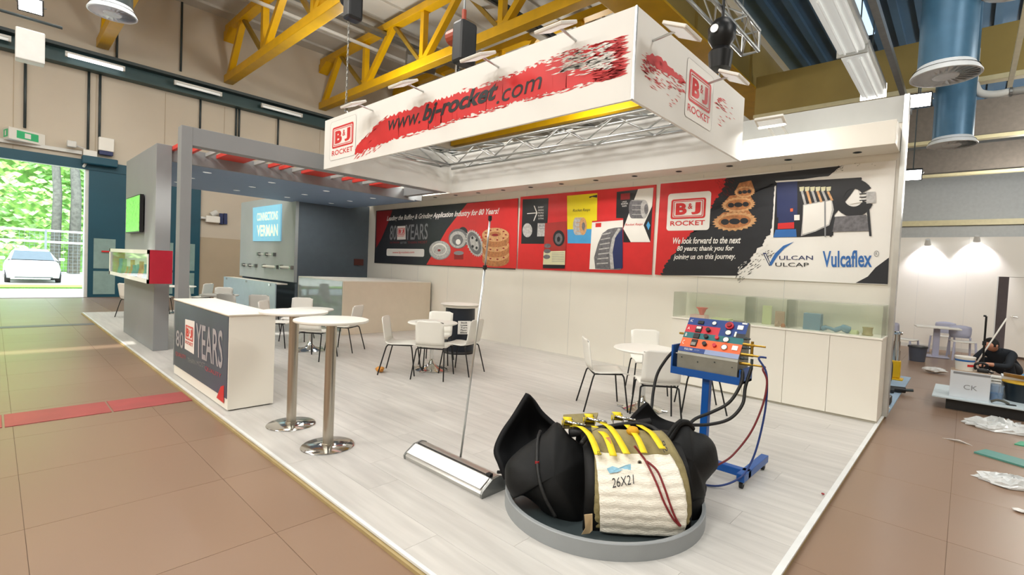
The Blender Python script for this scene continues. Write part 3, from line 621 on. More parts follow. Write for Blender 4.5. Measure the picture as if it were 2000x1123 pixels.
def ragged(name, up, lo, x0, x1, step, P, N, m, parent, jit, rs, lift=.002):
    """flat print between two pixel curves with a torn, brushed outline"""
    r = random.Random(rs); A = []; B = []; x = x0; d = Vector(N)*lift
    while x <= x1:
        A.append(P(x, curve_y(up, x)+r.uniform(-jit, jit*1.2))+d); B.append(P(x+r.uniform(-1, 1)*step, curve_y(lo, x)+r.uniform(-jit, jit))+d); x += step*r.uniform(.6, 1.4)
    n = len(A); mb = MB().add(A+B, [(i, i+1, n+i+1, n+i) for i in range(n-1)])
    return ob(name, mb, m, parent, fixn=False)
def streaks(name, boxes, P, N, m, parent, rs, lift):
    r = random.Random(rs); mb = MB(); d = Vector(N)*lift
    for (x0, x1, yf, n, slope, ln, th) in boxes:
        for k in range(n):
            x = r.uniform(x0, x1); lo_, hi = yf(x); y = r.uniform(lo_, hi); l = r.uniform(.4, 1)*ln; t = r.uniform(.4, 1)*th
            mb.poly([P(x, y)+d, P(x+l*.5, y+slope*l*.5-t*.5)+d, P(x+l, y+slope*l)+d, P(x+l*.45, y+slope*l*.45+t*.5)+d])
    o = ob(name, mb, m, parent, fixn=False); o['kind'] = 'stuff'; return o
upc = [(690, 300), (697, 286), (710, 272), (730, 250), (755, 230), (800, 214), (850, 196), (900, 181), (950, 166), (1000, 148), (1050, 127), (1100, 108), (1150, 93), (1190, 80), (1240, 68)]
loc_ = [(690, 302), (697, 301), (720, 290), (750, 278), (800, 262), (850, 246), (900, 231), (950, 215), (1000, 201), (1050, 187), (1110, 172), (1150, 161), (1200, 148), (1240, 138)]
ragged('brush_stroke', upc, loc_, 692, 1190, 3, fP, NF, 'print_red', fb, 3.0, 1)
streaks('brush_fringe', [(1150, 1205, lambda x: (curve_y(upc, x)-2, curve_y(loc_, x)+4), 420, -.25, 30, 5), (690, 760, lambda x: (curve_y(upc, x)-3, curve_y(loc_, x)+12), 70, -.9, 14, 3), (780, 1150, lambda x: (curve_y(loc_, x)-1, curve_y(loc_, x)+6), 80, -.26, 18, 3), (900, 1150, lambda x: (curve_y(upc, x)-7, curve_y(upc, x)), 60, -.3, 14, 2.5), (1130, 1215, lambda x: (138, 160), 20, -.2, 20, 3)], fP, NF, 'print_red', fb, 2, .0022)
streaks('brush_gaps', [(1090, 1190, lambda x: (curve_y(upc, x)+2, curve_y(loc_, x)-14-(1190-x)*.2), 130, -.26, 24, 5), (1060, 1150, lambda x: (118, 150), 34, -.28, 26, 4), (1090, 1180, lambda x: (134-(x-1090)*.2, 142-(x-1090)*.2), 50, -.26, 36, 6)], fP, NF, 'print_white', fb, 3, .0035)
def ftxt(body, a, b, c, **k): return lettering('lettering', body, fP(*a), fP(*b), fP(*c), NF, 'print_black', fb, lift=.005, **k)
ftxt('www.', (758, 256), (821, 241), (759, 236), shear=.2, bold=.0); ftxt('bj-rocket', (824, 247), (969, 205), (828, 206), shear=.25, bold=.035); ftxt('.com', (970, 204), (1058, 173), (971, 181), shear=.2, bold=.0)
wlg = (fP(690, 262)-fP(649, 275)).length
logo(fb, fP(669.5, 265), UX, UZ, NF, wlg, fP(669.5, 243.5).z-fP(669.5, 285).z, plate=True, lift=.003)
# right face
wl2 = (sP(1389, 201)-sP(1345, 163)).length
up2 = [(1249, 110), (1270, 105), (1290, 112), (1310, 132), (1338, 158)]; lo2 = [(1249, 118), (1270, 124), (1290, 136), (1310, 150), (1338, 166)]
ragged('brush_stroke', up2, lo2, 1262, 1338, 3, sP, NX, 'print_red', rbn, 2.5, 5)
streaks('brush_fringe', [(1249, 1330, lambda x: (95+(x-1249)*.6, 145+(x-1249)*.5), 90, .75, 12, 3), (1255, 1290, lambda x: (115, 140), 60, .75, 10, 4), (1260, 1290, lambda x: (150, 172), 12, .75, 16, 2), (1300, 1330, lambda x: (180, 205), 10, .75, 10, 2), (1393, 1412, lambda x: (190, 215), 22, .75, 12, 3), (1400, 1440, lambda x: (205, 245), 12, .85, 10, 2)], sP, NX, 'print_red', rbn, 6, .0022)
logo(rbn, sP(1367, 180), UY, UZ, NX, wl2*.95, sP(1367, 149).z-sP(1367, 211).z, plate=True, lift=.003)
# aluminium truss inside the banner
tf = thing('truss_frame', 'aluminium box truss rectangle hung inside the white banner', 'truss')
tz0, tz1 = 3.56, 3.84; tw = .28
def boxtruss(p, q, parent, wdir):
    p = Vector(p); q = Vector(q); W = Vector(wdir)*tw; L = (q-p).length; d = (q-p)/L
    for (a, z) in ((0, tz0), (1, tz0), (0, tz1), (1, tz1)): ob('chord', MB().tube([p+W*a+UZ*z, q+W*a+UZ*z], .024, 8), 'alu', parent, smooth=True)
    n = max(2, int(L/.5)); s = L/n
    for k in range(n):
        for a in (0, 1):
            A = p+W*a+d*(s*k); z = (tz0, tz1) if k % 2 else (tz1, tz0)
            ob('brace', MB().tube([A+UZ*z[0], A+d*s+UZ*z[1]], .012, 6), 'alu', parent, smooth=True)
        for z in (tz0, tz1): ob('brace', MB().tube([p+d*(s*k)+UZ*z+W*(k % 2), p+d*(s*(k+1))+UZ*z+W*((k+1) % 2)], .012, 6), 'alu', parent, smooth=True)
o_ = .14
boxtruss((SX0+o_, SY0+o_, 0), (SX1-o_, SY0+o_, 0), tf, (0, 1, 0)); boxtruss((SX0+o_, SY1-o_-tw, 0), (SX1-o_, SY1-o_-tw, 0), tf, (0, 1, 0))
boxtruss((SX0+o_, SY0+o_+tw, 0), (SX0+o_, SY1-o_-tw, 0), tf, (1, 0, 0)); boxtruss((SX1-o_-tw, SY0+o_+tw, 0), (SX1-o_-tw, SY1-o_-tw, 0), tf, (1, 0, 0))
# LED floodlights on arms round the banner
def signflood(c, inward, along):
    t = thing('banner_floodlight', 'flat white LED floodlight on an arm over the hanging banner edge', 'floodlight', c, 0, 'floodlights round the hanging banner')
    iw = Vector(inward); al = Vector(along); n = (iw*.45-UZ).normalized(); b = n.cross(al).normalized()
    def hd(w, h, z0, z1): return MB().add([al*x+b*y+n*z for z in (z0, z1) for (x, y) in ((-w, -h), (w, -h), (w, h), (-w, h))], [(0, 3, 2, 1), (4, 5, 6, 7), (0, 1, 5, 4), (1, 2, 6, 5), (2, 3, 7, 6), (3, 0, 4, 7)])
    ob('head', hd(.16, .12, -.012, .02), 'white_plastic', t, bevel=.008); ob('lens', hd(.13, .09, .02, .023), 'lamp_soft', t); ob('arm', MB().tube([UZ*.02, iw*.4-UZ*.02], .012, 6), 'alu', t)
for (x, y) in ((690, 203), (787, 163), (933, 110), (1085, 52)): signflood(on(x, y, 1, SY0-.30), (0, 1, 0), (1, 0, 0))
for (x, y) in ((1333, 60), (1434, 150)): signflood(on(x, y, 0, SX1+.28), (-1, 0, 0), (0, 1, 0))
for x in (-6.6, -5.2, -3.6): signflood(Vector((x, SY1+.20, SZ1+.03)), (0, -1, 0), (1, 0, 0))
# chain hoists
mat('hoist_red', 'a8452c', .4); mat('chain', '8d8c86', .35, metal=.8)
def hoist(px, ptop, pbot, z, lab, red):
    b = on(px, pbot, 2, z); zt = 8.4
    t = thing('chain_hoist', lab, 'chain hoist', (b.x, b.y, 0))
    ch = MB(); zz = SZ1+.28
    kk = 0
    hz = on(px, ptop, 1, b.y).z
    while zz < hz-.3:
        ch.tube([(.012*(kk % 2), .012*((kk+1) % 2), zz), (.012*(kk % 2), .012*((kk+1) % 2), zz+.06), (-.012*(kk % 2), -.012*((kk+1) % 2), zz+.06), (-.012*(kk % 2), -.012*((kk+1) % 2), zz), (.012*(kk % 2), .012*((kk+1) % 2), zz)], .006, 5, cap=False); zz += .055; kk += 1
    ob('chain', ch, 'chain', t); ob('body', MB().box(.02, .24, -.13, .13, hz-.32, hz+.22), 'black_plastic', t, bevel=.04); ob('motor', MB().tube([(.02, 0, hz+.1), (-.16, 0, hz+.1)], .1, 14), 'hoist_red' if red else 'black_plastic', t); ob('hook', MB().tube([(.1, 0, hz+.22), (.1, 0, hz+.4)], .03, 8), 'hoist_red' if red else 'black_metal', t)
    ob('sling', MB().tube([(.1, 0, hz+.4), (.1, 0, 8.4)], .014, 6), 'steel_grey', t)
    ob('bridle', MB().tube([(0, 0, SZ1+.3), (-.14, .1, SZ1-.06)], .012, 6), 'alu', t); ob('bridle', MB().tube([(0, 0, SZ1+.3), (.16, .1, SZ1-.06)], .012, 6), 'alu', t); ob('shackle', MB().tube([(0, 0, SZ1+.26), (0, 0, SZ1+.38)], .03, 8), 'chrome', t)
hoist(676, 12, 205, 4.25, 'black chain hoist above the logo end of the banner', False); hoist(893, 85, 130, 4.25, 'black and red chain hoist above the middle of the banner', True)
hb_ = on(1405, 148, 1, SY1-.25); 
t = thing('chain_hoist', 'black chain hoist below the end of the loose aluminium truss', 'chain hoist', (hb_.x, SY1-.25, 0)); hz = hb_.z+.38
ob('body', MB().lathe([(.02, -.32), (.13, -.3), (.15, -.1), (.1, -.04), (.16, .06), (.17, .2), (.1, .3), (.03, .34)], 18, (0, 0, hz)), 'black_metal', t, smooth='auto'); ob('hook', MB().tube([(0, 0, hz+.3), (0, 0, hz+.8)], .02, 8), 'black_metal', t); ob('lens', MB().tube([(-.02, -.16, hz+.14), (-.02, -.19, hz+.14)], .05, 12), 'alu', t)
ob('chain', MB().tube([(0, 0, SZ1-.05), (0, 0, hz-.3)], .012, 6), 'chain', t)
# loose truss above right corner
lt_ = thing('loose_truss', 'aluminium lattice truss end hanging over the banner corner', 'truss', (0, 0, 0))
zt = 5.0; A = [on(1449, 108, 2, zt), on(1480, 98, 2, zt)]; B = [on(1350, 0, 2, zt), on(1382, 0, 2, zt)]
tx0, tx1, ty1 = A[0].x, A[1].x, A[0].y; ty0 = 3.2
for x in (tx0, tx1):
    for z in (zt, zt+.3): ob('chord', MB().tube([(x, ty0, z), (x, ty1, z)], .025, 8), 'alu', lt_, smooth=True)
n = 8; s = (ty1-ty0)/n
for k in range(n):
    y0 = ty0+k*s
    for x in (tx0, tx1): ob('brace', MB().tube([(x, y0, zt+.3*(k % 2)), (x, y0+s, zt+.3*((k+1) % 2))], .012, 6), 'alu', lt_)
    for z in (zt, zt+.3): ob('brace', MB().tube([((tx0, tx1)[k % 2], y0, z), ((tx1, tx0)[k % 2], y0+s, z)], .012, 6), 'alu', lt_)
ob('end_frame', MB().tube([(tx0, ty1, zt), (tx1, ty1, zt), (tx1, ty1, zt+.3), (tx0, ty1, zt+.3), (tx0, ty1, zt)], .022, 8), 'alu', lt_)
for y in (4, ty1-.4): ob('sling', MB().tube([((tx0+tx1)/2, y, zt+.3), ((tx0+tx1)/2, y, 10.3)], .01, 6), 'dark_steel', lt_)
# ================================================================== wall graphics
WY = 7.30
def kk1(x, y): return on(700+.18*x, 360+.18*y, 1, WY)
def kk2(x, y): return on(1000+.19595*x, 340+.19595*y, 1, WY)
def kk3(x, y): return on(1270+.25*x, 300+.25*y, 1, WY)
def pprint(par, K, pts, m, lift=.002, name='print_area'): return flat(name, [K(*p) for p in pts], NF, m, par, lift)
def ptext(par, K, body, a, b, c, m, lift=.006, **k): return lettering('lettering', body, K(*a), K(*b), K(*c), NF, m, par, lift=lift, **k)
def pell(par, K, c, a, b, m, lift, name='printed_disc', n=28):
    return flat(name, [K(c[0]+a*math.cos(2*math.pi*i/n), c[1]+b*math.sin(2*math.pi*i/n)) for i in range(n)], NF, m, par, lift)
def pell_t(par, K, c, a, b, rot, m, lift, name='printed_disc', n=28, teeth=0):
    pts = []
    for i in range(n):
        t = 2*math.pi*i/n; s = 1 if not teeth or i % 2 else .86
        u, v = a*s*math.cos(t), b*s*math.sin(t); pts.append(K(c[0]+u*math.cos(rot)-v*math.sin(rot), c[1]+u*math.sin(rot)+v*math.cos(rot)))
    return flat(name, pts, NF, m, par, lift)
def panel(name, x0, x1, z0, z1, m, lab):
    return tag(ob(name, MB().box(x0, x1, WY, 7.318, z0, z1), m, bevel=.002), lab, 'wall graphic')
# --- graphic one
g1 = panel('wall_graphic', -12.79, -7.13, 1.59, 3.085, 'print_dark', 'black and red wall graphic with polished wheels and eighty years lettering')
pprint(g1, kk1, [(1180, 207), (1733, 150), (1716, 914), (738, 872), (960, 490)], 'print_red'); pprint(g1, kk1, [(200, 294), (370, 280), (330, 400), (250, 590), (193, 690)], 'print_maroon')
ptext(g1, kk1, 'Leading the Buffing & Grinding Application Industry for 80 Years!', (308, 412), (1520, 340), (316, 345), 'print_white', shear=.22, bold=.02)
ptext(g1, kk1, '80', (340, 606), (414, 604), (346, 448), 'print_grey', bold=.01, shear=.05); ptext(g1, kk1, 'YEARS', (512, 604), (752, 598), (516, 438), 'print_grey', bold=.01, shear=.05)
pprint(g1, kk1, [(420, 602), (515, 598), (512, 450), (424, 455)], 'print_white', .004, 'logo_plate'); wq = (kk1(506, 520)-kk1(430, 522)).length
logo(g1, kk1(468, 510), UX, UZ, NF, wq, kk1(468, 480).z-kk1(468, 548).z, plate=False, lift=.006)
ptext(g1, kk1, 'ON THE JOB', (343, 648), (445, 645), (343, 624), 'print_maroon'); ptext(g1, kk1, 'BETTER', (458, 646), (525, 644), (458, 624), 'print_grey'); ptext(g1, kk1, 'THAN MOST', (535, 645), (750, 640), (535, 620), 'print_maroon')
flat('web_button', rrect(kk1(502, 740), UX, UZ, (kk1(705, 740)-kk1(298, 740)).length, .20, .05), NF, 'print_white', g1, .004)
ptext(g1, kk1, 'www.bj-rocket.com', (372, 756), (608, 754), (372, 728), 'print_red', bold=.01)
pell(g1, kk1, (885, 716), 118, 104, 'print_grey', .003); pell(g1, kk1, (885, 712), 112, 98, 'print_silver', .004); pell(g1, kk1, (882, 705), 78, 66, 'print_white', .005); pell(g1, kk1, (880, 710), 70, 55, 'print_silver', .006); pell(g1, kk1, (878, 716), 16, 13, 'print_maroon', .007)
pprint(g1, kk1, [(1040, 745), (1140, 745), (1140, 815), (1040, 815)], 'print_maroon', .003); pell(g1, kk1, (1090, 745), 54, 22, 'print_grey', .004)
pell(g1, kk1, (1085, 590), 106, 108, 'print_steel', .0045); pell(g1, kk1, (1080, 600), 90, 92, 'print_silver', .0055); pell(g1, kk1, (1078, 605), 60, 62, 'print_steel', .0065); pell(g1, kk1, (1085, 625), 26, 30, 'print_white', .0075); pell_t(g1, kk1, (1135, 520), 50, 58, 0, 'print_dark', .004)
pell_t(g1, kk1, (1265, 640), 90, 160, -.35, 'print_silver', .007, teeth=1, n=56); pell_t(g1, kk1, (1262, 640), 66, 128, -.35, 'print_steel', .008); pell_t(g1, kk1, (1262, 640), 40, 84, -.35, 'print_silver', .009)
for (dx, dy) in ((-22, -60), (24, 50), (-18, 34), (24, -34)): pell(g1, kk1, (1262+dx, 640+dy), 12, 16, 'print_dark', .010)
for k, yy in enumerate((770, 670, 560)):
    pprint(g1, kk1, [(1345, yy), (1640, yy-10), (1636, yy+60), (1350, yy+60)], 'print_copper', .004+.003*k); pell(g1, kk1, (1492, yy+58), 144, 66, 'print_copper', .0045+.003*k); pell(g1, kk1, (1492, yy-12), 146, 76, 'print_copper2', .0055+.003*k)
    for j in range(9): a = j*.7; pell(g1, kk1, (1492+112*math.cos(a), yy-12+56*math.sin(a)), 12, 8, 'print_maroon', .0063+.003*k, n=10)
pell(g1, kk1, (1490, 540), 62, 26, 'print_copper', .0135); pell(g1, kk1, (1488, 550), 36, 14, 'print_maroon', .0145)
# --- graphic two
g2 = panel('wall_graphic', -7.06, -3.945, 1.612, 3.11, 'print_red', 'red wall graphic with overlapping product brochures and a yellow cover')
pprint(g2, kk2, [(108, 252), (366, 240), (345, 695), (92, 694)], 'print_black', .003, 'brochure'); 
for seg in ([(218, 315), (226, 315), (254, 385), (246, 390)], [(246, 383), (256, 386), (222, 468), (214, 466)], [(152, 390), (250, 383), (250, 391), (152, 398)]): pprint(g2, kk2, seg, 'print_white', .005, 'printed_mark')
for k in range(5): ptext(g2, kk2, ('EXPERT', 'GRINDING', 'PROFILE', 'RUBBER', 'CUTTING')[k], (262, 340+28*k), (318, 338+28*k), (262, 324+28*k), 'print_white')
pell(g2, kk2, (155, 560), 48, 70, 'print_silver', .005); pprint(g2, kk2, [(258, 490), (345, 490), (340, 620), (252, 622)], 'print_silver', .005); ptext(g2, kk2, 'Rocket', (275, 525), (340, 522), (275, 508), 'print_navy'); ptext(g2, kk2, 'Rasps', (275, 552), (335, 550), (275, 536), 'print_navy')
pprint(g2, kk2, [(550, 216), (852, 190), (846, 548), (552, 552)], 'print_yellow', .003, 'brochure'); pprint(g2, kk2, [(552, 552), (846, 546), (842, 692), (555, 690)], 'print_sky', .003, 'brochure')
ptext(g2, kk2, 'Rocket Rasps', (608, 385), (782, 376), (608, 350), 'print_black', shear=.3); pprint(g2, kk2, [(770, 225), (850, 205), (850, 235), (800, 228), (775, 240)], 'print_black', .004)
def drum(par, K, c, w, h, m1, m2, l):
    pprint(par, K, [(c[0]-w, c[1]-h), (c[0]+w, c[1]-h), (c[0]+w, c[1]+h), (c[0]-w, c[1]+h)], m1, l); pell(par, K, (c[0]-w, c[1]), h*.35, h, m1, l+.0005); pell(par, K, (c[0]+w, c[1]), h*.42, h, m2, l+.001)
    for k in range(4): pprint(par, K, [(c[0]-w, c[1]-h+h*.5*k+4), (c[0]+w, c[1]-h+h*.5*k+4), (c[0]+w, c[1]-h+h*.5*k+10), (c[0]-w, c[1]-h+h*.5*k+10)], m2, l+.0007)
drum(g2, kk2, (675, 520), 35, 88, 'print_silver', 'print_copper2', .005); pell(g2, kk2, (715, 520), 16, 40, 'print_steel', .008)
pprint(g2, kk2, [(1045, 178), (1412, 135), (1380, 680), (1110, 680), (1110, 440), (1038, 438)], 'print_black', .003, 'brochure')
pprint(g2, kk2, [(1258, 150), (1412, 135), (1398, 320), (1312, 510), (1380, 678), (1185, 678), (1110, 545), (1190, 330)], 'print_white', .004, 'printed_arrow')
drum(g2, kk2, (1260, 350), 62, 92, 'print_steel', 'print_silver', .006); pell(g2, kk2, (1340, 350), 20, 50, 'print_steel', .009)
pprint(g2, kk2, [(1085, 198), (1178, 188), (1176, 252), (1083, 258)], 'print_maroon', .005); ptext(g2, kk2, 'LARGE', (1100, 284), (1145, 280), (1100, 272), 'print_white'); ptext(g2, kk2, 'DIAMETER', (1090, 306), (1158, 300), (1090, 292), 'print_white'); ptext(g2, kk2, 'RASPS', (1100, 328), (1145, 324), (1100, 314), 'print_white')
ptext(g2, kk2, 'Rocket Rasps', (1130, 522), (1305, 515), (1130, 495), 'print_red', shear=.3, bold=.01); pprint(g2, kk2, [(1340, 510), (1360, 470), (1380, 510), (1362, 560)], 'print_sky', .006)
pprint(g2, kk2, [(800, 470), (1110, 445), (1086, 955), (772, 948)], 'print_white', .0060, 'brochure'); pprint(g2, kk2, [(800, 468), (1110, 443), (1110, 458), (800, 482)], 'print_red', .007); pprint(g2, kk2, [(835, 490), (892, 486), (890, 528), (834, 530)], 'print_red', .007)
pprint(g2, kk2, [(905, 590), (960, 550), (1030, 535), (1105, 530), (1086, 955), (832, 945), (820, 830), (860, 690)], 'print_steel', .0070, 'printed_drum'); pprint(g2, kk2, [(1105, 545), (1105, 940), (1010, 945), (990, 780), (1020, 640)], 'print_navy', .0078, 'printed_drum')
pprint(g2, kk2, [(1060, 540), (1085, 545), (1030, 640), (1005, 780), (1020, 945), (985, 945), (972, 780), (1000, 640)], 'print_silver', .0086, 'printed_rim')
for k in range(7): pprint(g2, kk2, [(895-8*k, 600+48*k), (985-4*k, 580+50*k), (983-4*k, 592+50*k), (893-8*k, 612+48*k)], 'print_silver', .0086, 'printed_rib')
pprint(g2, kk2, [(332, 490), (550, 470), (528, 942), (312, 938)], 'print_brick', .0090, 'brochure'); pprint(g2, kk2, [(318, 770), (534, 765), (530, 905), (312, 902)], 'print_cream', .0100); pprint(g2, kk2, [(312, 903), (530, 906), (528, 942), (311, 938)], 'print_black', .0100)
pell(g2, kk2, (470, 640), 58, 80, 'print_dark', .0100); pell(g2, kk2, (468, 645), 38, 56, 'print_steel', .011); pell(g2, kk2, (468, 650), 16, 26, 'print_dark', .012)
for (x, y) in ((358, 715), (355, 768), (350, 825)): pell(g2, kk2, (x, y), 34, 22, 'print_steel', .0115)
ptext(g2, kk2, 'BASIC', (455, 530), (540, 540), (455, 505), 'print_white', bold=.02); ptext(g2, kk2, 'B & J Manufacturing Co.', (330, 928), (520, 930), (330, 912), 'print_white'); ptext(g2, kk2, 'RUBBER TOOLS', (400, 748), (525, 746), (400, 732), 'print_white')
for k in range(6): pprint(g2, kk2, [(400, 785+17*k), (522, 783+17*k), (522, 787+17*k), (400, 789+17*k)], 'print_grey', .011, 'text_line')
# --- graphic three
g3 = panel('wall_graphic', -3.88, -.728, 1.62, 3.145, 'print_white', 'wall graphic with red logo plate, copper rasps and a strapped tire repair picture')
r3 = random.Random(11)
upb = [(66, 236), (1490, 92)]; lob = []
pts = [(82, 234), (1488, 96)]
jag = [(1470, 120), (1420, 165), (1400, 172)] 
edge = [(1488, 96), (1440, 140), (1395, 175), (975, 215), (950, 600), (900, 680), (850, 740), (800, 800), (760, 860), (710, 905), (660, 968)]
ep = []
for (a, b) in zip(edge, edge[1:]):
    n = max(2, int(math.hypot(b[0]-a[0], b[1]-a[1])/14))
    j = 16 if a[1] >= 590 else 3
    for k in range(n): ep.append((a[0]+(b[0]-a[0])*k/n+r3.uniform(-j, j), a[1]+(b[1]-a[1])*k/n+r3.uniform(-j*.5, j*.5)))
mb = MB(); L_ = len(ep)
# black field as a strip fan towards the red field's edge
redge = [(590, 190), (575, 260), (500, 380), (440, 480), (330, 610), (260, 680), (200, 760), (110, 870), (85, 946)]
def interp(P, t):
    f = t*(len(P)-1); i = min(int(f), len(P)-2); f -= i; return (P[i][0]+(P[i+1][0]-P[i][0])*f, P[i][1]+(P[i+1][1]-P[i][1])*f)
n = 90; d_ = NF*.002; A = [kk3(*interp(ep, i/n))+d_ for i in range(n+1)]; rj = [(lambda p: (p[0]+r3.uniform(-12, 12), p[1]+r3.uniform(-6, 6)))(interp(redge, i/n)) for i in range(n+1)]; B = [kk3(*p)+d_ for p in rj]
C = [kk3(*interp([(82, 236), (36, 944)], i/n))+d_*1.0 for i in range(n+1)]
ob('print_area', MB().add(A+B, [(i, i+1, n+2+i, n+1+i) for i in range(n)]), 'print_dark', g3, fixn=False); ob('print_area', MB().add(B+C, [(i, i+1, n+2+i, n+1+i) for i in range(n)]), 'print_red', g3, fixn=False)
streaks('brush_fringe', [(660, 960, lambda x: (1480-x*.78-20, 1480-x*.78+70), 70, -.6, 26, 8), (1440, 1500, lambda x: (100, 140), 14, -.6, 20, 6), (1590, 1760, lambda x: (70, 110), 5, -.5, 16, 6)], kk3, NF, 'print_dark', g3, 8, .0025)
streaks('brush_gaps', [(680, 930, lambda x: (1480-x*.78-60, 1480-x*.78+10), 60, -.6, 24, 8)], kk3, NF, 'print_white', g3, 9, .0032)
streaks('brush_fringe', [(500, 640, lambda x: (190, 330), 60, 1.2, 24, 5)], kk3, NF, 'print_maroon', g3, 10, .0032)
pprint(g3, kk3, [(1605, 1010), (1700, 960), (1760, 890), (1865, 812), (1855, 1020)], 'print_dark', .003)
wl3 = (kk3(432, 420)-kk3(162, 430)).length; flat('logo_plate', rrect(kk3(297, 452), UX, UZ, (kk3(465, 450)-kk3(130, 460)).length, (kk3(130, 320)-kk3(130, 612)).length*.98, .05), NF, 'print_white', g3, .004)
logo(g3, kk3(296, 430), UX, UZ, NF, wl3, kk3(296, 352).z-kk3(296, 508).z, plate=False, lift=.006)
ptext(g3, kk3, 'We look forward to the next', (176, 706), (706, 702), (180, 656), 'print_white', shear=.2, bold=.02); ptext(g3, kk3, '80 years; thank you for', (208, 772), (650, 770), (212, 722), 'print_white', shear=.2, bold=.02); ptext(g3, kk3, 'joining us on this journey.', (182, 838), (666, 836), (184, 786), 'print_white', shear=.2, bold=.02)
for (c, a, b, k) in (((660, 530), 178, 76, 0), ((690, 400), 136, 62, 1), ((740, 300), 84, 46, 2)):
    l = .004+.003*k
    pprint(g3, kk3, [(c[0]-a*.95, c[1]), (c[0]+a*.95, c[1]-10), (c[0]+a*.6, c[1]-90), (c[0]-a*.5, c[1]-70)], 'print_copper', l); pell_t(g3, kk3, c, a, b, -.08, 'print_copper2', l+.001, 'printed_gear', n=44, teeth=1); pell_t(g3, kk3, c, a*.72, b*.68, -.08, 'print_copper', l+.0018); pell_t(g3, kk3, (c[0], c[1]), a*.24, b*.3, 0, 'print_dark', l+.0026)
    for s in (-1, 1): pell_t(g3, kk3, (c[0]+s*a*.42, c[1]-s*4), a*.18, b*.3, 0, 'print_dark', l+.0026)
# picture of tire repair
pprint(g3, kk3, [(975, 214), (1655, 172), (1650, 190), (985, 226)], 'print_white', .004); pprint(g3, kk3, [(985, 226), (1650, 186), (1655, 200), (1560, 330), (1440, 480), (1430, 640), (1170, 652), (962, 655)], 'print_black', .005, 'printed_photo')
pprint(g3, kk3, [(990, 226), (1150, 216), (1150, 480), (990, 500)], 'print_navy', .0055); pprint(g3, kk3, [(1005, 455), (1120, 448), (1125, 535), (1000, 545)], 'print_navy', .0065); pprint(g3, kk3, [(998, 545), (1125, 536), (1125, 585), (996, 590)], 'print_red', .0065); pprint(g3, kk3, [(980, 595), (1140, 590), (1145, 650), (962, 655)], 'print_blue', .006); pprint(g3, kk3, [(1095, 430), (1116, 428), (1116, 452), (1095, 454)], 'print_orange', .0075); pprint(g3, kk3, [(1125, 480), (1168, 478), (1168, 520), (1125, 522)], 'print_white', .0065)
pprint(g3, kk3, [(1195, 400), (1300, 380), (1420, 360), (1436, 440), (1400, 560), (1290, 610), (1178, 645), (1190, 520)], 'print_silver', .007, 'printed_pad'); pprint(g3, kk3, [(1200, 405), (1415, 368), (1420, 440), (1395, 550), (1290, 600), (1190, 630)], 'print_white', .0078, 'printed_pad')
for k in range(6): x = 1170+42*k; pprint(g3, kk3, [(x, 270+6*k), (x+18, 265+6*k), (x+52, 395-6*k), (x+34, 400-6*k)], 'print_copper2' if k % 2 else 'print_silver', .0085, 'printed_strap'); pprint(g3, kk3, [(x-4, 262), (x+34, 258), (x+30, 290), (x, 296)], 'print_cream', .0090, 'printed_buckle')
def parc(c, ro, ri, a0, a1, m, l, n=26):
    o1 = [(c[0]+ro*math.cos(R_(a0+(a1-a0)*i/n)), c[1]+ro*.94*math.sin(R_(a0+(a1-a0)*i/n))) for i in range(n+1)]; i1 = [(c[0]+ri*math.cos(R_(a0+(a1-a0)*i/n)), c[1]+ri*.94*math.sin(R_(a0+(a1-a0)*i/n))) for i in range(n+1)]
    ob('printed_ring', MB().add([kk3(*p)+NF*l for p in o1+i1], [(i, i+1, n+2+i, n+1+i) for i in range(n)]), m, g3, fixn=False)
parc((1590, 345), 158, 74, 20, 330, 'print_black', .0095); pprint(g3, kk3, [(1560, 395), (1620, 280), (1660, 380)], 'print_white', .0099); pprint(g3, kk3, [(1685, 300), (1760, 298), (1762, 385), (1690, 392)], 'print_silver', .0105)
for k in range(3): pprint(g3, kk3, [(1636, 312+26*k), (1690, 308+26*k), (1690, 316+26*k), (1636, 320+26*k)], 'print_dark', .011)
pprint(g3, kk3, [(1440, 494), (1690, 478), (1712, 605), (1420, 612)], 'print_steel', .0100); pprint(g3, kk3, [(1690, 430), (1712, 430), (1730, 645), (1712, 645)], 'print_dark', .0105); pprint(g3, kk3, [(1430, 500), (1445, 500), (1418, 650), (1402, 650)], 'print_dark', .0105); pprint(g3, kk3, [(1360, 370), (1372, 370), (1374, 650), (1362, 650)], 'print_grey', .0105)
# maker marks
pprint(g3, kk3, [(880, 775), (905, 775), (945, 870), (930, 878)], 'print_navy', .004, 'tick_mark'); ck = [(945, 878), (930, 860), (975, 780), (1040, 720), (1125, 688), (1050, 740), (995, 800)]; pprint(g3, kk3, ck, 'print_blue', .005, 'tick_mark'); pprint(g3, kk3, [(893, 785), (902, 785), (938, 865), (932, 868)], 'print_white', .005, 'tick_mark')
ptext(g3, kk3, 'ULCAN', (1008, 830), (1272, 830), (1008, 798), 'print_navy', bold=.005); ptext(g3, kk3, 'ULCAP', (978, 882), (1240, 884), (978, 852), 'print_dark', bold=.005)
ptext(g3, kk3, 'Vulcaflex', (1348, 888), (1732, 888), (1348, 760), 'print_blue', bold=.02)
ob('registered_mark', ringmesh([kk3(1768+20*math.cos(t*.35), 782+24*math.sin(t*.35)) for t in range(18)], [kk3(1768+16*math.cos(t*.35), 782+20*math.sin(t*.35)) for t in range(18)], NF, .005), 'print_grey', g3, fixn=False); ptext(g3, kk3, 'R', (1760, 794), (1776, 794), (1760, 770), 'print_grey')
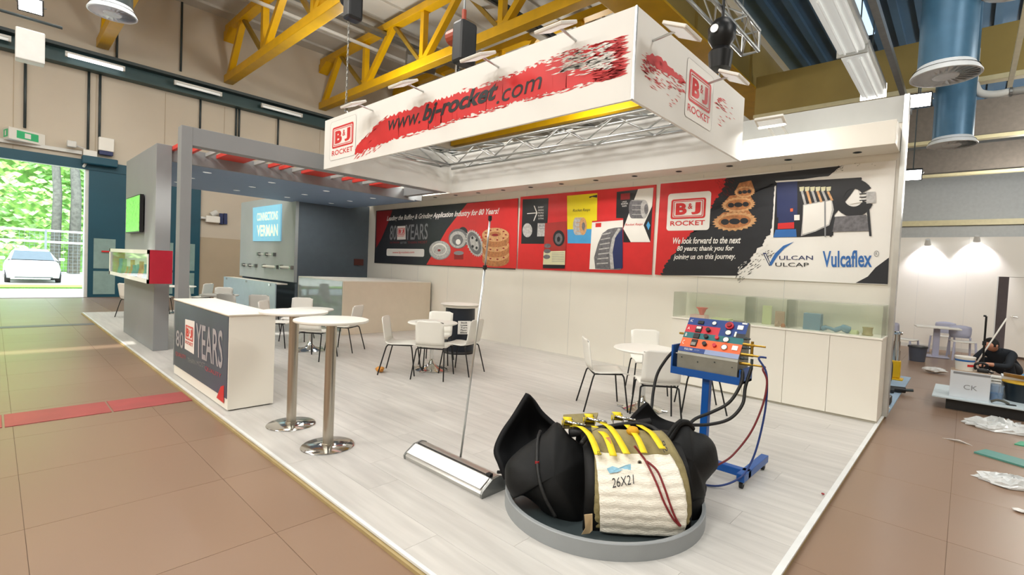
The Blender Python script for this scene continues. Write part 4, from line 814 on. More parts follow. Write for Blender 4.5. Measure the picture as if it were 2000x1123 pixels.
# ================================================================== furniture on the stand
# --- reception counter
ct = thing('reception_counter', 'white reception counter with dark eighty years graphic on its front', 'counter', (0, 0, 0))
ob('body', MB().box(-7.80, -5.60, 1.61, 2.05, .012, .985), 'booth_white', ct, bevel=.003); ob('top', MB().box(-7.83, -5.585, 1.595, 2.07, .985, 1.0), 'booth_white', ct, bevel=.003); ob('plinth', MB().box(-7.76, -5.63, 1.64, 2.03, 0, .012), 'dark_steel', ct)
CYP = 1.608
mat('counter_print', '464e62', .4, var=.15, scale=1.5); mat('counter_grey', 'a8a4aa', .45); mat('counter_pink', 'c0485a', .45)
cg = ob('front_graphic', MB().box(-7.79, -5.615, CYP-.004, CYP, .13, .975), 'counter_print', ct)
CP = CYP-.004
def kc(x, y): return on(330+.22265*x, 570+.22265*y, 1, CP)
def ctext(body, a, b, c, m, **k): return lettering('lettering', body, kc(*a), kc(*b), kc(*c), NF, m, cg, lift=.003, **k)
ctext('80', (64, 470), (128, 505), (66, 330), 'counter_grey', bold=.01); ctext('YEARS', (238, 568), (472, 680), (240, 270), 'counter_grey', bold=.012)
pz = [(140, 498), (222, 548), (228, 258), (145, 238)]; flat('logo_plate', [kc(*p) for p in pz], NF, 'print_white', cg, .003)
wq = (kc(214, 400)-kc(148, 380)).length; logo(cg, kc(182, 362), UX, UZ, NF, wq, kc(182, 300).z-kc(182, 425).z, plate=False, lift=.004)
for (a, b, c, m) in (((60, 560), (150, 600), (60, 520), 'counter_pink'), ((165, 615), (318, 668), (165, 575), 'print_grey'), ((318, 690), (460, 765), (318, 648), 'counter_pink')): ctext({'counter_pink': 'QUALITY', 'print_grey': 'THAN MOST'}[m], a, b, c, m)
flat('print_area', [kc(*p) for p in ((418, 928), (482, 978), (484, 820), (455, 830))], NF, 'print_red', cg, .002)
# --- bar tables
def bartable(loc, lab):
    t = thing('bar_table', lab, 'table', loc)
    ob('table_top', MB().lathe([(0, 1.075), (.285, 1.075), (.298, 1.082), (.30, 1.09), (.298, 1.098), (.29, 1.10), (0, 1.10)], 56), 'white_plastic', t, smooth='auto')
    ob('pole', MB().lathe([(.043, .01), (.043, 1.075)], 28), 'brushed', t, smooth='auto'); ob('base', MB().lathe([(.215, 0), (.217, .006), (.21, .012), (.05, .018), (.044, .018)], 56), 'chrome', t, smooth='auto'); ob('collar', MB().lathe([(.05, .015), (.05, .03), (.044, .032)], 28), 'brushed', t, smooth='auto'); ob('mount_plate', MB().lathe([(.12, 1.068), (.12, 1.075)], 24), 'dark_steel', t)
    return t
b1 = bartable((-4.80, 1.925, 0), 'round white bar table on steel pole next to the white counter'); b2 = dup(b1, (-4.04, 1.93, 0), 0, 'round white bar table on steel pole between its twin and the roll-up cassette')
# --- chairs and round tables
def chair():
    t = thing('shell_chair', 'x', 'chair'); prof = [(.225, .425), (.205, .442), (.12, .448), (0, .443), (-.12, .440), (-.175, .447), (-.205, .472), (-.222, .53), (-.238, .62), (-.252, .71), (-.266, .80), (-.270, .825)]
    def rows(P, w0, w1, dish):
        out = []
        for i, (y, z) in enumerate(P):
            w = (w0+(w1-w0)*i/(len(P)-1)); 
            out.append([(w*(j/4-1), y+(.0), z+dish*((j/4-1)**2)) if dish >= 0 and P is prof[:6] else (w*(j/4-1), y+.012*((j/4-1)**2), z+.006*((j/4-1)**2)) for j in range(9)])
        return out
    rw = rows(prof, .215, .20, 0)
    # rounded top corners
    for j, d in ((0, .03), (8, .03), (1, .004), (7, .004)): x, y, z = rw[-1][j]; rw[-1][j] = (x*.96, y, z-d)
    ob('seat', MB().grid(rw[:7]), 'white_plastic', t, smooth=True, solid=.012); ob('backrest', MB().grid(rw[6:]), 'white_plastic', t, smooth=True, solid=.012)
    for s in (-1, 1):
        ob('leg', MB().tube(catmull([(s*.235, .235, 0), (s*.205, .185, .36), (s*.195, .17, .415), (s*.16, .165, .428)], 5), .0095, 8), 'black_metal', t, smooth=True)
        ob('leg', MB().tube(catmull([(s*.235, -.285, 0), (s*.205, -.195, .36), (s*.195, -.175, .415), (s*.16, -.165, .428)], 5), .0095, 8), 'black_metal', t, smooth=True)
        ob('side_rail', MB().tube([(s*.17, .165, .428), (s*.17, -.165, .428)], .0085, 8), 'black_metal', t, smooth=True)
    for y in (.165, -.165): ob('cross_rail', MB().tube([(-.165, y, .428), (.165, y, .428)], .0095, 8), 'black_metal', t, smooth=True)
    return t
def face(v): return math.atan2(-v.x, v.y)
ch0 = chair(); used = [0]
def seat(px, py, fx, fd, lab, grp, z=0):
    p = on(px, py, 2, z); r = face(RG*fx+DG*fd)
    if not used[0]:
        used[0] = 1; ch0.location = p; ch0.rotation_euler = (0, 0, r); ch0['label'] = lab; ch0['group'] = grp; return ch0
    return dup(ch0, p, r, lab, grp)
def rtable(px, py, r, lab):
    p = on(px, py, 2, 0)
    t = thing('round_table', lab, 'table', p)
    ob('table_top', MB().lathe([(0, .705), (r-.03, .705), (r, .715), (r+.004, .724), (r-.004, .735), (r-.02, .738), (0, .738)], 48), 'white_plastic', t, smooth='auto')
    ob('column', MB().lathe([(.028, .1), (.028, .705)], 20), 'chrome', t, smooth='auto'); ob('base', MB().lathe([(.24, 0), (.245, .012), (.2, .03), (.09, .06), (.045, .11), (.028, .17)], 40), 'chrome', t, smooth='auto')
    for k in range(4):
        a = k*math.pi/2+.4; ob('foot', MB().beam((.05*math.cos(a), .05*math.sin(a), .02), (.3*math.cos(a), .3*math.sin(a), .012), .05, .02), 'chrome', t, bevel=.006)
    return t
rtable(842, 722, .37, 'round white table with chrome base by the black drum table'); G = 'shell chairs at the table by the drum table'
seat(784, 727, 1, .05, 'white shell chair at drum-side table, beside the crumpled orange paper', G); seat(846, 735, .1, 1, 'white shell chair at drum-side table, back turned to the bar tables', G); seat(899, 727, -.93, .37, 'white shell chair in front of the black drum table', G); seat(852, 708, 0, -1, 'white shell chair at drum-side table, its back to the white wall', G)
rtable(1254, 799, .37, 'round white table with chrome base behind the blue control cart'); G = 'shell chairs at the table behind the cart'
seat(1178, 794, 1, .1, 'white shell chair at the cart-side table, facing the blue cart', G); seat(1278, 823, .05, 1, 'white shell chair right behind the black tire, its back to it', G); seat(1362, 798, -1, .1, 'white shell chair half hidden behind the blue control cart', G); seat(1262, 764, 0, -1, 'white shell chair between cart-side table and the glass topped cabinets', G)
rtable(605, 684, .37, 'round white table with chrome base behind the bar tables'); G = 'shell chairs at the table behind the bar tables'
seat(541, 676, 1, .1, 'white shell chair beside the reception counter end', G); seat(579, 664, .1, -1, 'white shell chair facing the bar tables, by the low glass cabinet', G); seat(617, 699, .15, 1, 'white shell chair seen from behind between the two bar table poles', G); seat(671, 684, -1, .1, 'white shell chair beside the cream side of the low glass cabinet', G)
rtable(427, 640, .37, 'round white table behind the reception counter'); G = 'shell chairs at the table behind the counter'
seat(457, 650, .1, 1, 'white shell chair behind the counter with back to the bar tables', G); seat(515, 650, -.1, 1, 'white shell chair behind the counter in front of the pale low bar', G); seat(427, 629, .2, -1, 'white shell chair behind the counter at the far side of its table', G); seat(381, 632, 1, .1, 'white shell chair behind the counter beside the grey column', G)
G = 'shell chairs under the grey canopy'
rtable(352, 612, .34, 'small round white table under the grey canopy'); seat(313, 612, .9, .5, 'white shell chair under the canopy next to the pillar wall', G); seat(388, 612, -1, 0, 'white shell chair under the canopy beside the small table', G); seat(263, 619, .3, 1, 'white shell chair mostly hidden behind the grey pillar wall', G)
# --- low glass cabinet with solid cream side
V0 = Vector((-10.0, 5.0, 0))
lc = thing('glass_counter', 'low cream counter with one clouded glass side near the cabin', 'counter', (0, 0, 0))
mat('cream_panel', 'dbcfbb', .5, var=.02)
ob('side_panel', MB().box(-10.03, -10.0, 5.0, 7.27, 0, 1.16), 'cream_panel', lc, bevel=.003); ob('top', MB().box(-12.3, -10.0, 5.0, 7.27, 1.16, 1.18), 'booth_white', lc, bevel=.003); ob('pane', MB().box(-12.28, -10.04, 5.0, 5.015, .08, 1.16), glass('cloud_glass', 'e6f0f0', .15, .35, 'd5dedd'), lc); ob('plinth', MB().box(-12.28, -10.04, 5.02, 7.2, 0, .08), 'booth_white', lc); ob('rear_panel', MB().box(-12.3, -12.28, 5.0, 7.27, 0, 1.16), 'cream_panel', lc); ob('shelf', MB().box(-12.27, -10.04, 5.03, 5.6, .58, .595), glass('shelf_glass', 'eef6f4', .12), lc)
rq = random.Random(4)
for k in range(7):
    x = -12.0+.3*k; z = .595 if k % 2 else .08
    tag(ob('display_part', MB().lathe([(.02, 0), (.09, .01), (.1, .05), (.05, .08), (.05, .2), (.08, .24)], 16, (x, 5.3, z)), ('steel_grey', 'lamp_body', 'white_plastic')[k % 3], smooth='auto'), 'pale turned metal part behind the clouded glass of the counter', 'machine part', 'metal parts in the glass counter')
# --- pale low bar before the cabin
mat('pale_glass', 'b9cdd8', .25, var=.03)
lb_ = thing('low_bar', 'pale blue low bar front with round standoffs before the cabin', 'bar', (0, 0, 0))
p0 = on(437, 540, 1, 4.9); p1 = on(538, 552, 1, 4.9)
ob('front', MB().box(p0.x, p1.x, 4.9, 4.93, 0, .93), 'pale_glass', lb_, bevel=.003); ob('worktop', MB().box(p0.x, p1.x, 4.93, 5.2, .9, .93), 'booth_white', lb_)
for k in range(3): ob('standoff', MB().tube([(p0.x+.35+k*(p1.x-p0.x-.7)/2, 4.9, .88), (p0.x+.35+k*(p1.x-p0.x-.7)/2, 4.87, .88)], .03, 12), 'chrome', lb_)
# --- black drum table
dp = on(896, 688, 2, 0)
mat('drum_navy', '141d2a', .4, var=.1)
dt = thing('drum_table', 'black drum shaped bar table with thin white top near the wall', 'table', dp)
ob('table_top', MB().lathe([(0, .885), (.34, .885), (.365, .90), (.365, .905), (.34, .912), (0, .912)], 48), 'white_plastic', dt, smooth='auto'); ob('collar', MB().lathe([(.31, .845), (.33, .885)], 40), 'booth_white', dt, smooth='auto'); ob('drum', MB().lathe([(.25, 0), (.27, .03), (.275, .4), (.27, .8), (.27, .845)], 40), 'drum_navy', dt, smooth='auto'); ob('foot_ring', MB().lathe([(.28, 0), (.29, .02), (.275, .05)], 40), 'black_plastic', dt, smooth='auto')
td = (CAM-dp); td.z = 0; td.normalize(); aa = math.atan2(td.y, td.x)+.22
nt = thing('notice_card', 'white card with five lines of black text on the drum table', 'card', dp+Vector((math.cos(aa)*.285, math.sin(aa)*.285, .5)), 0)
U_ = Vector((-math.sin(aa), math.cos(aa), 0)); N_ = Vector((math.cos(aa), math.sin(aa), 0)); 
ob('card', MB().prism([U_*x+UZ*z for (x, z) in ((-.1, -.12), (.13, -.12), (.13, .12), (-.1, .12))], N_*.006), 'print_white', nt)
for k, w_ in enumerate(('Stock', 'Lose', 'Turn', 'Floor', 'Else')): q = U_*-.05+UZ*(.075-.045*k); lettering('lettering', w_, q, q+U_*.12, q+UZ*.03, N_, 'print_black', nt, lift=.009, bold=.02)
# --- cabinets with glass tops along the wall
CF, CT = 6.81, 1.0
xs = [-3.30, -2.75, -2.22, -1.715, -1.215, -.69]
mat('cab_edge', 'c9c4b6', .5)
cb = 0
for i, (a, b) in enumerate(zip(xs, xs[1:])):
    t = thing('base_cabinet', 'plain white base cabinet in the row under the glass cases' if 0 < i < 4 else ('white base cabinet at the open end of the wall, grey edge' if i == 4 else 'white base cabinet at the row end behind the chairs'), 'cabinet', (0, 0, 0), 0, 'white cabinets along the wall')
    ob('carcass', MB().box(a+.001, b-.001, CF+.02, 7.295, .03, CT-.025), 'booth_white', t); ob('door', MB().box(a+.002, b-.002, CF, CF+.019, .03, CT-.03), 'booth_white', t, bevel=.002); ob('plinth', MB().box(a+.001, b-.001, CF+.03, 7.29, 0, .03), 'cab_edge', t)
tag(ob('cabinet_top', MB().box(xs[0]-.005, xs[-1]+.005, CF-.01, 7.297, CT-.025, CT), 'booth_white', bevel=.003), 'long white worktop over the base cabinets', 'worktop')
gl = glass('vitrine_glass', 'fdfffc', .07, .05, 'f6faf0')
for i, (a, b) in enumerate(((-3.29, -2.24), (-2.22, -1.72), (-1.70, -.70))):
    t = thing('glass_case', ('wide glass case with pamphlets and red cup on the cabinets', 'narrow middle glass case on the cabinets', 'wide glass case with blue box and strap at the open wall end')[i], 'display case', (0, 0, 0))
    z0, z1 = CT, CT+.37
    for nm, bx_ in (('front_pane', (a, b, CF+.01, CF+.016, z0, z1)), ('back_pane', (a, b, 7.26, 7.266, z0, z1)), ('side_pane', (a, a+.006, CF+.016, 7.26, z0, z1)), ('side_pane', (b-.006, b, CF+.016, 7.26, z0, z1)), ('top_pane', (a, b, CF+.01, 7.266, z1, z1+.006))): ob(nm, MB().box(*bx_), gl, t)
def item(name, mb, m, lab, cat, **k): return tag(ob(name, mb, m, **k), lab, cat)
mat('item_pink', 'd8b8b0', .6); mat('item_red', 'd86a58', .5); mat('item_blue', '6a8fa0', .5); mat('item_green', 'c4d0a0', .6); mat('item_olive', 'a39a6a', .5); mat('item_tan', 'b09a80', .6)
def ip(px, py): return on(px, py, 1, 7.0)
item('pamphlet', MB().box(-3.08, -2.85, 6.95, 7.1, CT, CT+.05), 'item_pink', 'small stack of pinkish pamphlets in the wide glass case', 'pamphlet', bevel=.003)
item('red_cup', MB().lathe([(.03, .05), (.035, .07), (.06, .13), (.09, .16)], 16, (-2.93, 7.03, CT)), 'item_red', 'red funnel shaped cup standing on the pamphlets', 'cup', smooth='auto')
item('pamphlet', MB().box(-2.76, -2.5, 6.95, 7.12, CT, CT+.03), 'item_green', 'pale green booklet stack next to the red cup', 'pamphlet', bevel=.003)
item('tool_strip', MB().box(-2.45, -2.3, 6.98, 7.02, CT, CT+.02), 'steel_grey', 'grey metal strip lying in the wide glass case', 'tool', bevel=.003)
item('green_card', MB().box(-2.1, -1.98, 7.1, 7.12, CT, CT+.26), 'item_green', 'upright pale green card in the middle glass case', 'card', bevel=.003); item('brown_card', MB().box(-1.92, -1.8, 7.05, 7.07, CT, CT+.2), 'item_tan', 'upright tan card in the middle glass case', 'card', bevel=.003)
item('nozzle', MB().lathe([(.03, 0), (.035, .03), (.02, .05), (.02, .07)], 12, (-1.86, 6.95, CT)), 'item_tan', 'small brown nozzle in the middle glass case', 'nozzle', smooth='auto'); item('nozzle', MB().lathe([(.025, 0), (.03, .02), (.015, .05)], 12, (-1.78, 6.93, CT)), 'print_copper', 'tiny copper nozzle beside the brown one', 'nozzle', smooth='auto')
item('blue_box', MB().box(-1.56, -1.36, 6.98, 7.12, CT, CT+.21), 'item_blue', 'blue cardboard box inside the end glass case', 'box', bevel=.005)
item('webbing_strap', MB().tube(catmull([(-1.34, 7.0, CT+.03), (-1.28, 6.98, CT+.05), (-1.2, 7.0, CT+.03), (-1.12, 7.0, CT+.06), (-1.04, 7.02, CT+.035)], 6), [.03]*6+[.02]*6+[.03]*6+[.045]*6+[.02], 8), 'item_blue', 'bluish rolled strap lying in the end glass case', 'strap', smooth=True)
item('wire_roll', MB().lathe([(.05, 0), (.06, .01), (.05, .03), (.05, .08), (.06, .1)], 14, (-.86, 7.0, CT)), 'item_olive', 'olive spool in the end glass case', 'spool', smooth='auto'); item('wire_roll', MB().lathe([(.05, 0), (.055, .02), (.04, .05)], 14, (-1.0, 7.02, CT)), 'item_green', 'pale green spool lying in the end glass case', 'spool', smooth='auto')
# --- crumpled paper, red chip
def crumple(c, r, n, m, rs, lab, cat, name):
    q = random.Random(rs); rows = []
    for i in range(7):
        th = math.pi*(i+.02)/6.04; rows.append([(c[0]+r[0]*math.sin(th)*math.cos(2*math.pi*j/n)*q.uniform(.65, 1.1), c[1]+r[1]*math.sin(th)*math.sin(2*math.pi*j/n)*q.uniform(.65, 1.1), c[2]+r[2]*(1+math.cos(th)*q.uniform(.8, 1.1))) for j in range(n)])
    o = tag(ob(name, MB().grid(rows, closed=True), m), lab, cat); zm = min(v.co.z for v in o.data.vertices)
    for v in o.data.vertices: v.co.z += c[2]-zm
    return o
p = on(742, 727, 2, 0); crumple((p.x, p.y, 0), (.09, .07, .04), 12, mat('paper_orange', 'c98a3c', .7, var=.3, scale=25), 2, 'crumpled orange brown paper on the pale floor', 'paper', 'crumpled_paper')
p = on(1607, 967, 2, 0); crumple((p.x, p.y, .004), (.014, .012, .006), 8, 'print_maroon', 3, 'tiny dark red chip on the platform edge', 'chip', 'red_chip')
# ================================================================== roll-up cassette and pole
ru = thing('roll_up_stand', 'silver roll-up banner cassette with bare leaning pole and no banner', 'banner stand', (0, 0, 0))
mat('cassette', 'c9c8c4', .28, metal=.85, var=.04); mat('cassette_white', 'ecebe8', .4)
ca, cb2 = Vector((-3.36, 2.33, 0)), Vector((-2.44, 2.33, 0))
prof = [(-.11, 0), (-.115, .03), (-.10, .05), (-.02, .105), (.0, .108), (.05, .115), (.09, .10), (.115, .06), (.12, .02), (.115, 0)]
def pr(x): return [(x, 2.37+a, z) for a, z in prof]
ob('cassette', MB().grid([pr(-3.36), pr(-2.44)], closed=True).poly(pr(-3.36)).poly(pr(-2.44)), 'cassette', ru, smooth='auto')
ob('slot', MB().prism([(-3.35, 2.365, .109), (-2.45, 2.365, .109), (-2.45, 2.378, .111), (-3.35, 2.378, .111)], (0, 0, .002)), 'black_plastic', ru)
ob('front_lid', MB().prism([(-3.355, 2.268, .054), (-2.455, 2.268, .054), (-2.455, 2.352, .108), (-3.355, 2.352, .108)], (0, -.003, .004)), 'cassette_white', ru)
for x in (-3.36, -2.44): ob('end_cap', MB().prism([(x, 2.37+a*1.03, z*1.03) for a, z in prof], (.02 if x > -3 else -.02, 0, 0)), 'steel_grey', ru)
ob('latch', MB().box(-2.5, -2.46, 2.36, 2.39, .11, .13), 'black_plastic', ru)
pb, pm_, ptp = Vector((-2.905, 2.46, .10)), on(947, 523, 1, 2.46), on(957, 428, 1, 2.46)
ob('pole', MB().tube([pb, pm_], .0085, 10), 'alu', ru, smooth=True); ob('pole_upper', MB().tube([pm_, ptp], .007, 10), 'alu', ru, smooth=True); ob('pole_joint', MB().tube([pm_-UZ*.012, pm_+UZ*.018], .016, 12), 'black_plastic', ru); ob('pole_cap', MB().tube([ptp-UZ*.01, ptp+UZ*.025], .014, 12), 'black_plastic', ru)
# ================================================================== round tray with the tire section
TC = Vector((-1.81, 2.83, 0)); DC = TC.dot(DG)
mat('tray_grey', '8e9294', .5, var=.04); mat('tray_dark', '3c4547', .4, var=.1)
ty = thing('display_plinth', 'round grey display tray with raised rim under the tire section', 'plinth', TC)
ob('rim', MB().lathe([(.655, .02), (.655, .10), (.675, .10), (.68, .095), (.68, 0), (.66, 0)], 72), 'tray_grey', ty, smooth='auto'); ob('tray_floor', MB().lathe([(0, .0), (.655, .0), (.655, .02), (0, .021)], 72), 'tray_dark', ty, smooth='auto')
ts = thing('tire_section', 'cut black tire section with flaring sidewalls lying on the round tray', 'tire', TC)
def loc(px, py, D): return at(px, py, DC+D)-TC
def pillow(name, outline, ctr, D0, fb_, bb_, m, n=9, tilt=(0, 0), wob=0):
    """closed rounded volume from an outline: bulges towards and away from the viewer"""
    O = [Vector((x, y, 0)) for x, y in outline]; O = catmull(O, 4, True); c = Vector((ctr[0], ctr[1], 0)); q = random.Random(len(outline)); rows = []
    def dd(p, r, s): 
        b = math.sqrt(max(0, 1-r*r)); return D0+tilt[0]*(p.x-c.x)/100+tilt[1]*(p.y-c.y)/100+(-fb_ if s < 0 else bb_)*b
    for s, rs in ((-1, [i/n for i in range(0, n)]), (1, [i/n for i in range(n, -1, -1)])):
        for r0 in rs:
            r = math.sin(r0*math.pi/2); row = []
            for p in O:
                w = c+(p-c)*max(r, .004); row.append(loc(w.x, w.y, dd(w, r, s)))
            rows.append(row)
    return ob(name, MB().grid(rows, closed=True), m, ts, smooth=True)
mat('tire_black', '08090a', .62, spec=.3, var=.25, scale=7, bump=.15, bscale=14); mat('tire_inner', '07080b', .7, spec=.25, var=.2, scale=5)
# left side: sidewall bulge and standing flap
pillow('sidewall', [(1088, 824), (1062, 846), (1030, 866), (1003, 888), (988, 908), (986, 932), (990, 952), (1004, 972), (1022, 968), (1046, 984), (1062, 1000), (1090, 1014), (1122, 1026), (1142, 1020), (1146, 980), (1158, 930), (1162, 890), (1140, 872), (1112, 850)], (1082, 930), -.12, .17, .16, 'tire_black', tilt=(.05, -.16))
def flap(name, rowsdef, m, th):
    rows = [catmull([loc(*p) for p in r], 5) for r in rowsdef]
    k = len(rows[0]); cols = [catmull([r[j] for r in rows], 5) for j in range(k)]
    return ob(name, MB().grid(cols), m, ts, smooth=True, solid=th)
flap('sidewall_flap', [[(1030, 769, .24), (1004, 812, .18), (981, 846, .10), (968, 879, .02), (976, 905, -.04), (988, 935, -.08)],
                       [(1036, 772, .27), (1020, 815, .30), (1004, 850, .26), (996, 880, .18), (1000, 905, .10), (1005, 935, .03)],
                       [(1044, 784, .29), (1044, 822, .36), (1036, 855, .33), (1030, 885, .24), (1030, 910, .14), (1032, 940, .06)],
                       [(1058, 806, .30), (1062, 830, .36), (1062, 858, .33), (1062, 885, .24), (1062, 910, .15), (1062, 940, .08)],
                       [(1086, 832, .26), (1092, 845, .30), (1094, 865, .28), (1096, 888, .20), (1096, 910, .12), (1096, 940, .08)]], 'tire_inner', .035)
ob('bead_lug', MB().tube([loc(972, 922, .02), loc(984, 922, 0)], .012, 8), 'tire_black', ts)
# right side
pillow('sidewall', [(1326, 822), (1344, 824), (1356, 842), (1380, 850), (1396, 868), (1402, 892), (1402, 912), (1388, 930), (1378, 944), (1378, 968), (1366, 978), (1350, 986), (1340, 1000), (1330, 960), (1322, 910), (1304, 884), (1296, 868), (1312, 846)], (1354, 900), -.02, .15, .18, 'tire_black', tilt=(.12, -.16))
pillow('sidewall_toe', [(1330, 950), (1378, 945), (1376, 975), (1374, 1010), (1352, 1030), (1336, 1020)], (1352, 985), -.10, .10, .12, 'tire_black', tilt=(0, -.16))
ob('bead_edge', MB().tube(catmull([loc(1302, 868, -.10), loc(1312, 850, -.07), loc(1326, 828, -.03), loc(1342, 826, .02), (loc(1352, 838, .06))], 6), .022, 10), 'tire_black', ts, smooth=True); ob('bead_edge', MB().tube(catmull([loc(1293, 872, -.12), loc(1304, 852, -.08), loc(1318, 832, -.05), loc(1330, 822, -.02)], 6), .016, 10), 'tire_black', ts, smooth=True)
flap('sidewall_flap', [[(1264, 786, .36), (1248, 800, .33), (1234, 814, .28), (1226, 826, .2)], [(1270, 794, .38), (1258, 810, .36), (1248, 824, .3), (1244, 840, .2)], [(1282, 810, .40), (1276, 822, .38), (1270, 836, .3), (1268, 852, .2)], [(1298, 820, .40), (1296, 832, .37), (1292, 846, .28), (1290, 862, .16)], [(1320, 828, .36), (1318, 838, .32), (1314, 852, .24), (1310, 870, .12)]], 'tire_inner', .03)
# tread arch between the sidewalls (cross profile in depth and height)
def arch(x0, x1, prof, nx, yf=lambda u: 0): 
    P = catmull([Vector((d, z, 0)) for d, z in prof], 6); rows = []
    for p in P: rows.append([Vector(RG)*(x0+(x1-x0)*j/nx)+DG*p.x+UZ*(p.y-.015*(2*j/nx-1)**2) for j in range(nx+1)])
    return MB().grid(rows)
tr = [(-.40, .03), (-.43, .16), (-.42, .30), (-.34, .42), (-.20, .49), (-.05, .52), (.12, .52), (.28, .44), (.38, .28), (.42, .05)]
def rx(px, py, D): return loc(px, py, D).dot(RG)
ob('tread', arch(rx(1140, 960, -.35), rx(1340, 960, -.3), [(d*.97, z*.95) for d, z in tr], 12), 'tire_black', ts, smooth=True, solid=.03)
# --- heating pad over the tread
mat('pad_white', 'fbf6e8', .8, var=.04, scale=9, stretch=(3, 3, 12), bump=.5, bscale=16); mat('pad_tan', '8f835a', .8, var=.15, scale=10, bump=.4); mat('strap_yellow', 'ecd21a', .6, var=.06, scale=20); mat('cord_red', '7c1d22', .6); mat('tag_tan', 'd0b58c', .6)
hp = thing('heating_pad', 'cream woven heating pad stencilled 26X21 strapped over the tire', 'heating pad', TC)
PP = [(-.435, .045), (-.462, .14), (-.462, .24), (-.43, .34), (-.37, .425), (-.30, .475)]
def padrow(ps, xl, xr, off, nx=36, wave=.004):
    q = random.Random(9); C_ = catmull([Vector((d, z, 0)) for d, z in ps], 9); rows = []
    for i, p in enumerate(C_):
        t = i/(len(C_)-1); a = xl(t); b = xr(t); rows.append([RG*(a+(b-a)*j/nx)+DG*(p.x-off-wave*math.sin(i*1.15+.5*math.sin(j*.7)+q.uniform(-.5, .5))*(1 if 0 < j < nx else 0)+.018*(2*j/nx-1)**4)+UZ*(p.y+.01*(2*j/nx-1)**2*0) for j in range(nx+1)])
    return rows
xl = lambda t: rx(1172, 1040, -.43)+(rx(1160, 885, -.30)-rx(1172, 1040, -.43))*t
xr = lambda t: rx(1334, 1028, -.43)+(rx(1307, 872, -.30)-rx(1334, 1028, -.43))*t+.03*math.sin(math.pi*t)
ob('pad', MB().grid(padrow(PP, xl, xr, .02)), 'pad_white', hp, smooth=True, solid=.022)
ob('under_pad', MB().grid(padrow([(d+.02, z) for d, z in PP]+[(-.18, .525), (-.08, .545)], lambda t: xl(min(1, t))-.045+.05*t, lambda t: xr(min(1, t))+.05-.04*t, .0, 20, .003)), 'pad_tan', hp, smooth=True, solid=.014)
bp = [loc(1097, 838, .05), loc(1100, 815, .16), loc(1168, 811, .2), loc(1160, 836, .08)]; ob('rear_pad', MB().prism(bp, UZ*.02), 'pad_tan', hp)
# stencil and blurred blue mark, grommet, tag
def onpad(px, py): 
    best = None
    for D in [(-.52+.004*k) for k in range(70)]:
        v = loc(px, py, D); d, z = v.dot(DG), v.z
        C_ = min(((abs(z-p[1]), p[0]) for p in [(a[1], a[0]) and a for a in _pc]), key=lambda e: e[0]) if False else min(((abs(z-p.y), p.x) for p in _pc), key=lambda e: e[0])
        e = abs(d-(C_[1]-.036)); 
        if best is None or e < best[0]: best = (e, v)
    return best[1]
_pc = catmull([Vector((d, z, 0)) for d, z in PP], 20)
tn = (onpad(1240, 940)-Vector((0, 0, 0))); nn = (-DG+UZ*.25).normalized()
lettering('stencil', '26X21', onpad(1196, 953), onpad(1238, 945), onpad(1195, 934), nn, 'print_black', hp, lift=.004, bold=-.005)
mat('mark_blue', '8fc0d8', .7, var=.2, scale=30)
A_ = [(1185, 915), (1196, 910), (1208, 914), (1222, 908), (1232, 906), (1232, 918), (1220, 916), (1206, 922), (1190, 924)]; flat('blue_mark', [onpad(*p) for p in A_], nn, 'mark_blue', hp, .003)
g_ = onpad(1249, 903); ob('grommet', MB().tube([g_, g_+nn*.008], .013, 16), 'brushed', hp); ob('grommet_hole', MB().tube([g_+nn*.008, g_+nn*.009], .007, 12), 'black_plastic', hp)
def strip(pts, w, m, name, parent, th=.004):
    P = catmull(pts, 6); rows = []
    for i, p in enumerate(P):
        rows.append([p-RG*w/2, p+RG*w/2])
    return ob(name, MB().grid(rows), m, parent, smooth=True, solid=th)
tagp = [onpad(1140, 1000), onpad(1156, 998), onpad(1156, 1030), onpad(1150, 1036), onpad(1135, 1038), onpad(1142, 1026)]
ob('label_tag', MB().prism([p-RG*0-DG*.03 for p in tagp], -DG*.004), 'tag_tan', hp)
# red cords over the pad
cp_ = [onpad(1238, 880)+UZ*.03, onpad(1252, 888), onpad(1262, 903), onpad(1280, 940), onpad(1296, 980), onpad(1312, 1010), onpad(1326, 1026)]
ob('red_cord', MB().tube(catmull([p+nn*.012 for p in cp_], 6), .0065, 8), 'cord_red', hp, smooth=True); cp2 = [onpad(1262, 900), onpad(1282, 918), onpad(1296, 950), onpad(1308, 985), onpad(1318, 1010), onpad(1328, 1026)]; ob('red_cord', MB().tube(catmull([p+nn*.013 for p in cp2], 6), .0065, 8), 'cord_red', hp, smooth=True)
# yellow straps
def strap(pxs, w, lab):
    t = thing('ratchet_strap', lab, 'strap', TC, 0, 'yellow straps over the tire')
    strip([loc(*p) for p in pxs], w, 'strap_yellow', 'webbing', t); return t
s1 = strap([(1168, 888, -.40), (1158, 862, -.28), (1148, 845, -.18), (1132, 833, -.05), (1118, 833, .02)], .042, 'yellow strap at the outer left pad corner with small black print'); s2 = strap([(1198, 890, -.41), (1190, 866, -.30), (1182, 850, -.20), (1170, 840, -.08), (1160, 832, .03)], .044, 'yellow strap with a stitched black label patch'); s3 = strap([(1224, 886, -.41), (1212, 864, -.29), (1200, 845, -.18), (1188, 832, -.05), (1172, 824, .06)], .044, 'plain flat yellow strap in the middle of the pad')
s4 = strap([(1258, 884, -.41), (1250, 865, -.31), (1243, 852, -.22), (1232, 838, -.10), (1222, 828, .02)], .040, 'yellow strap twisted into a stained knot'); s5 = strap([(1294, 876, -.38), (1282, 858, -.27), (1272, 845, -.17), (1258, 836, -.06), (1244, 828, .03)], .042, 'yellow strap lettered SP at the outer pad corner by the right sidewall')
mat('strap_stain', 'd29a12', .7, var=.2, scale=25)
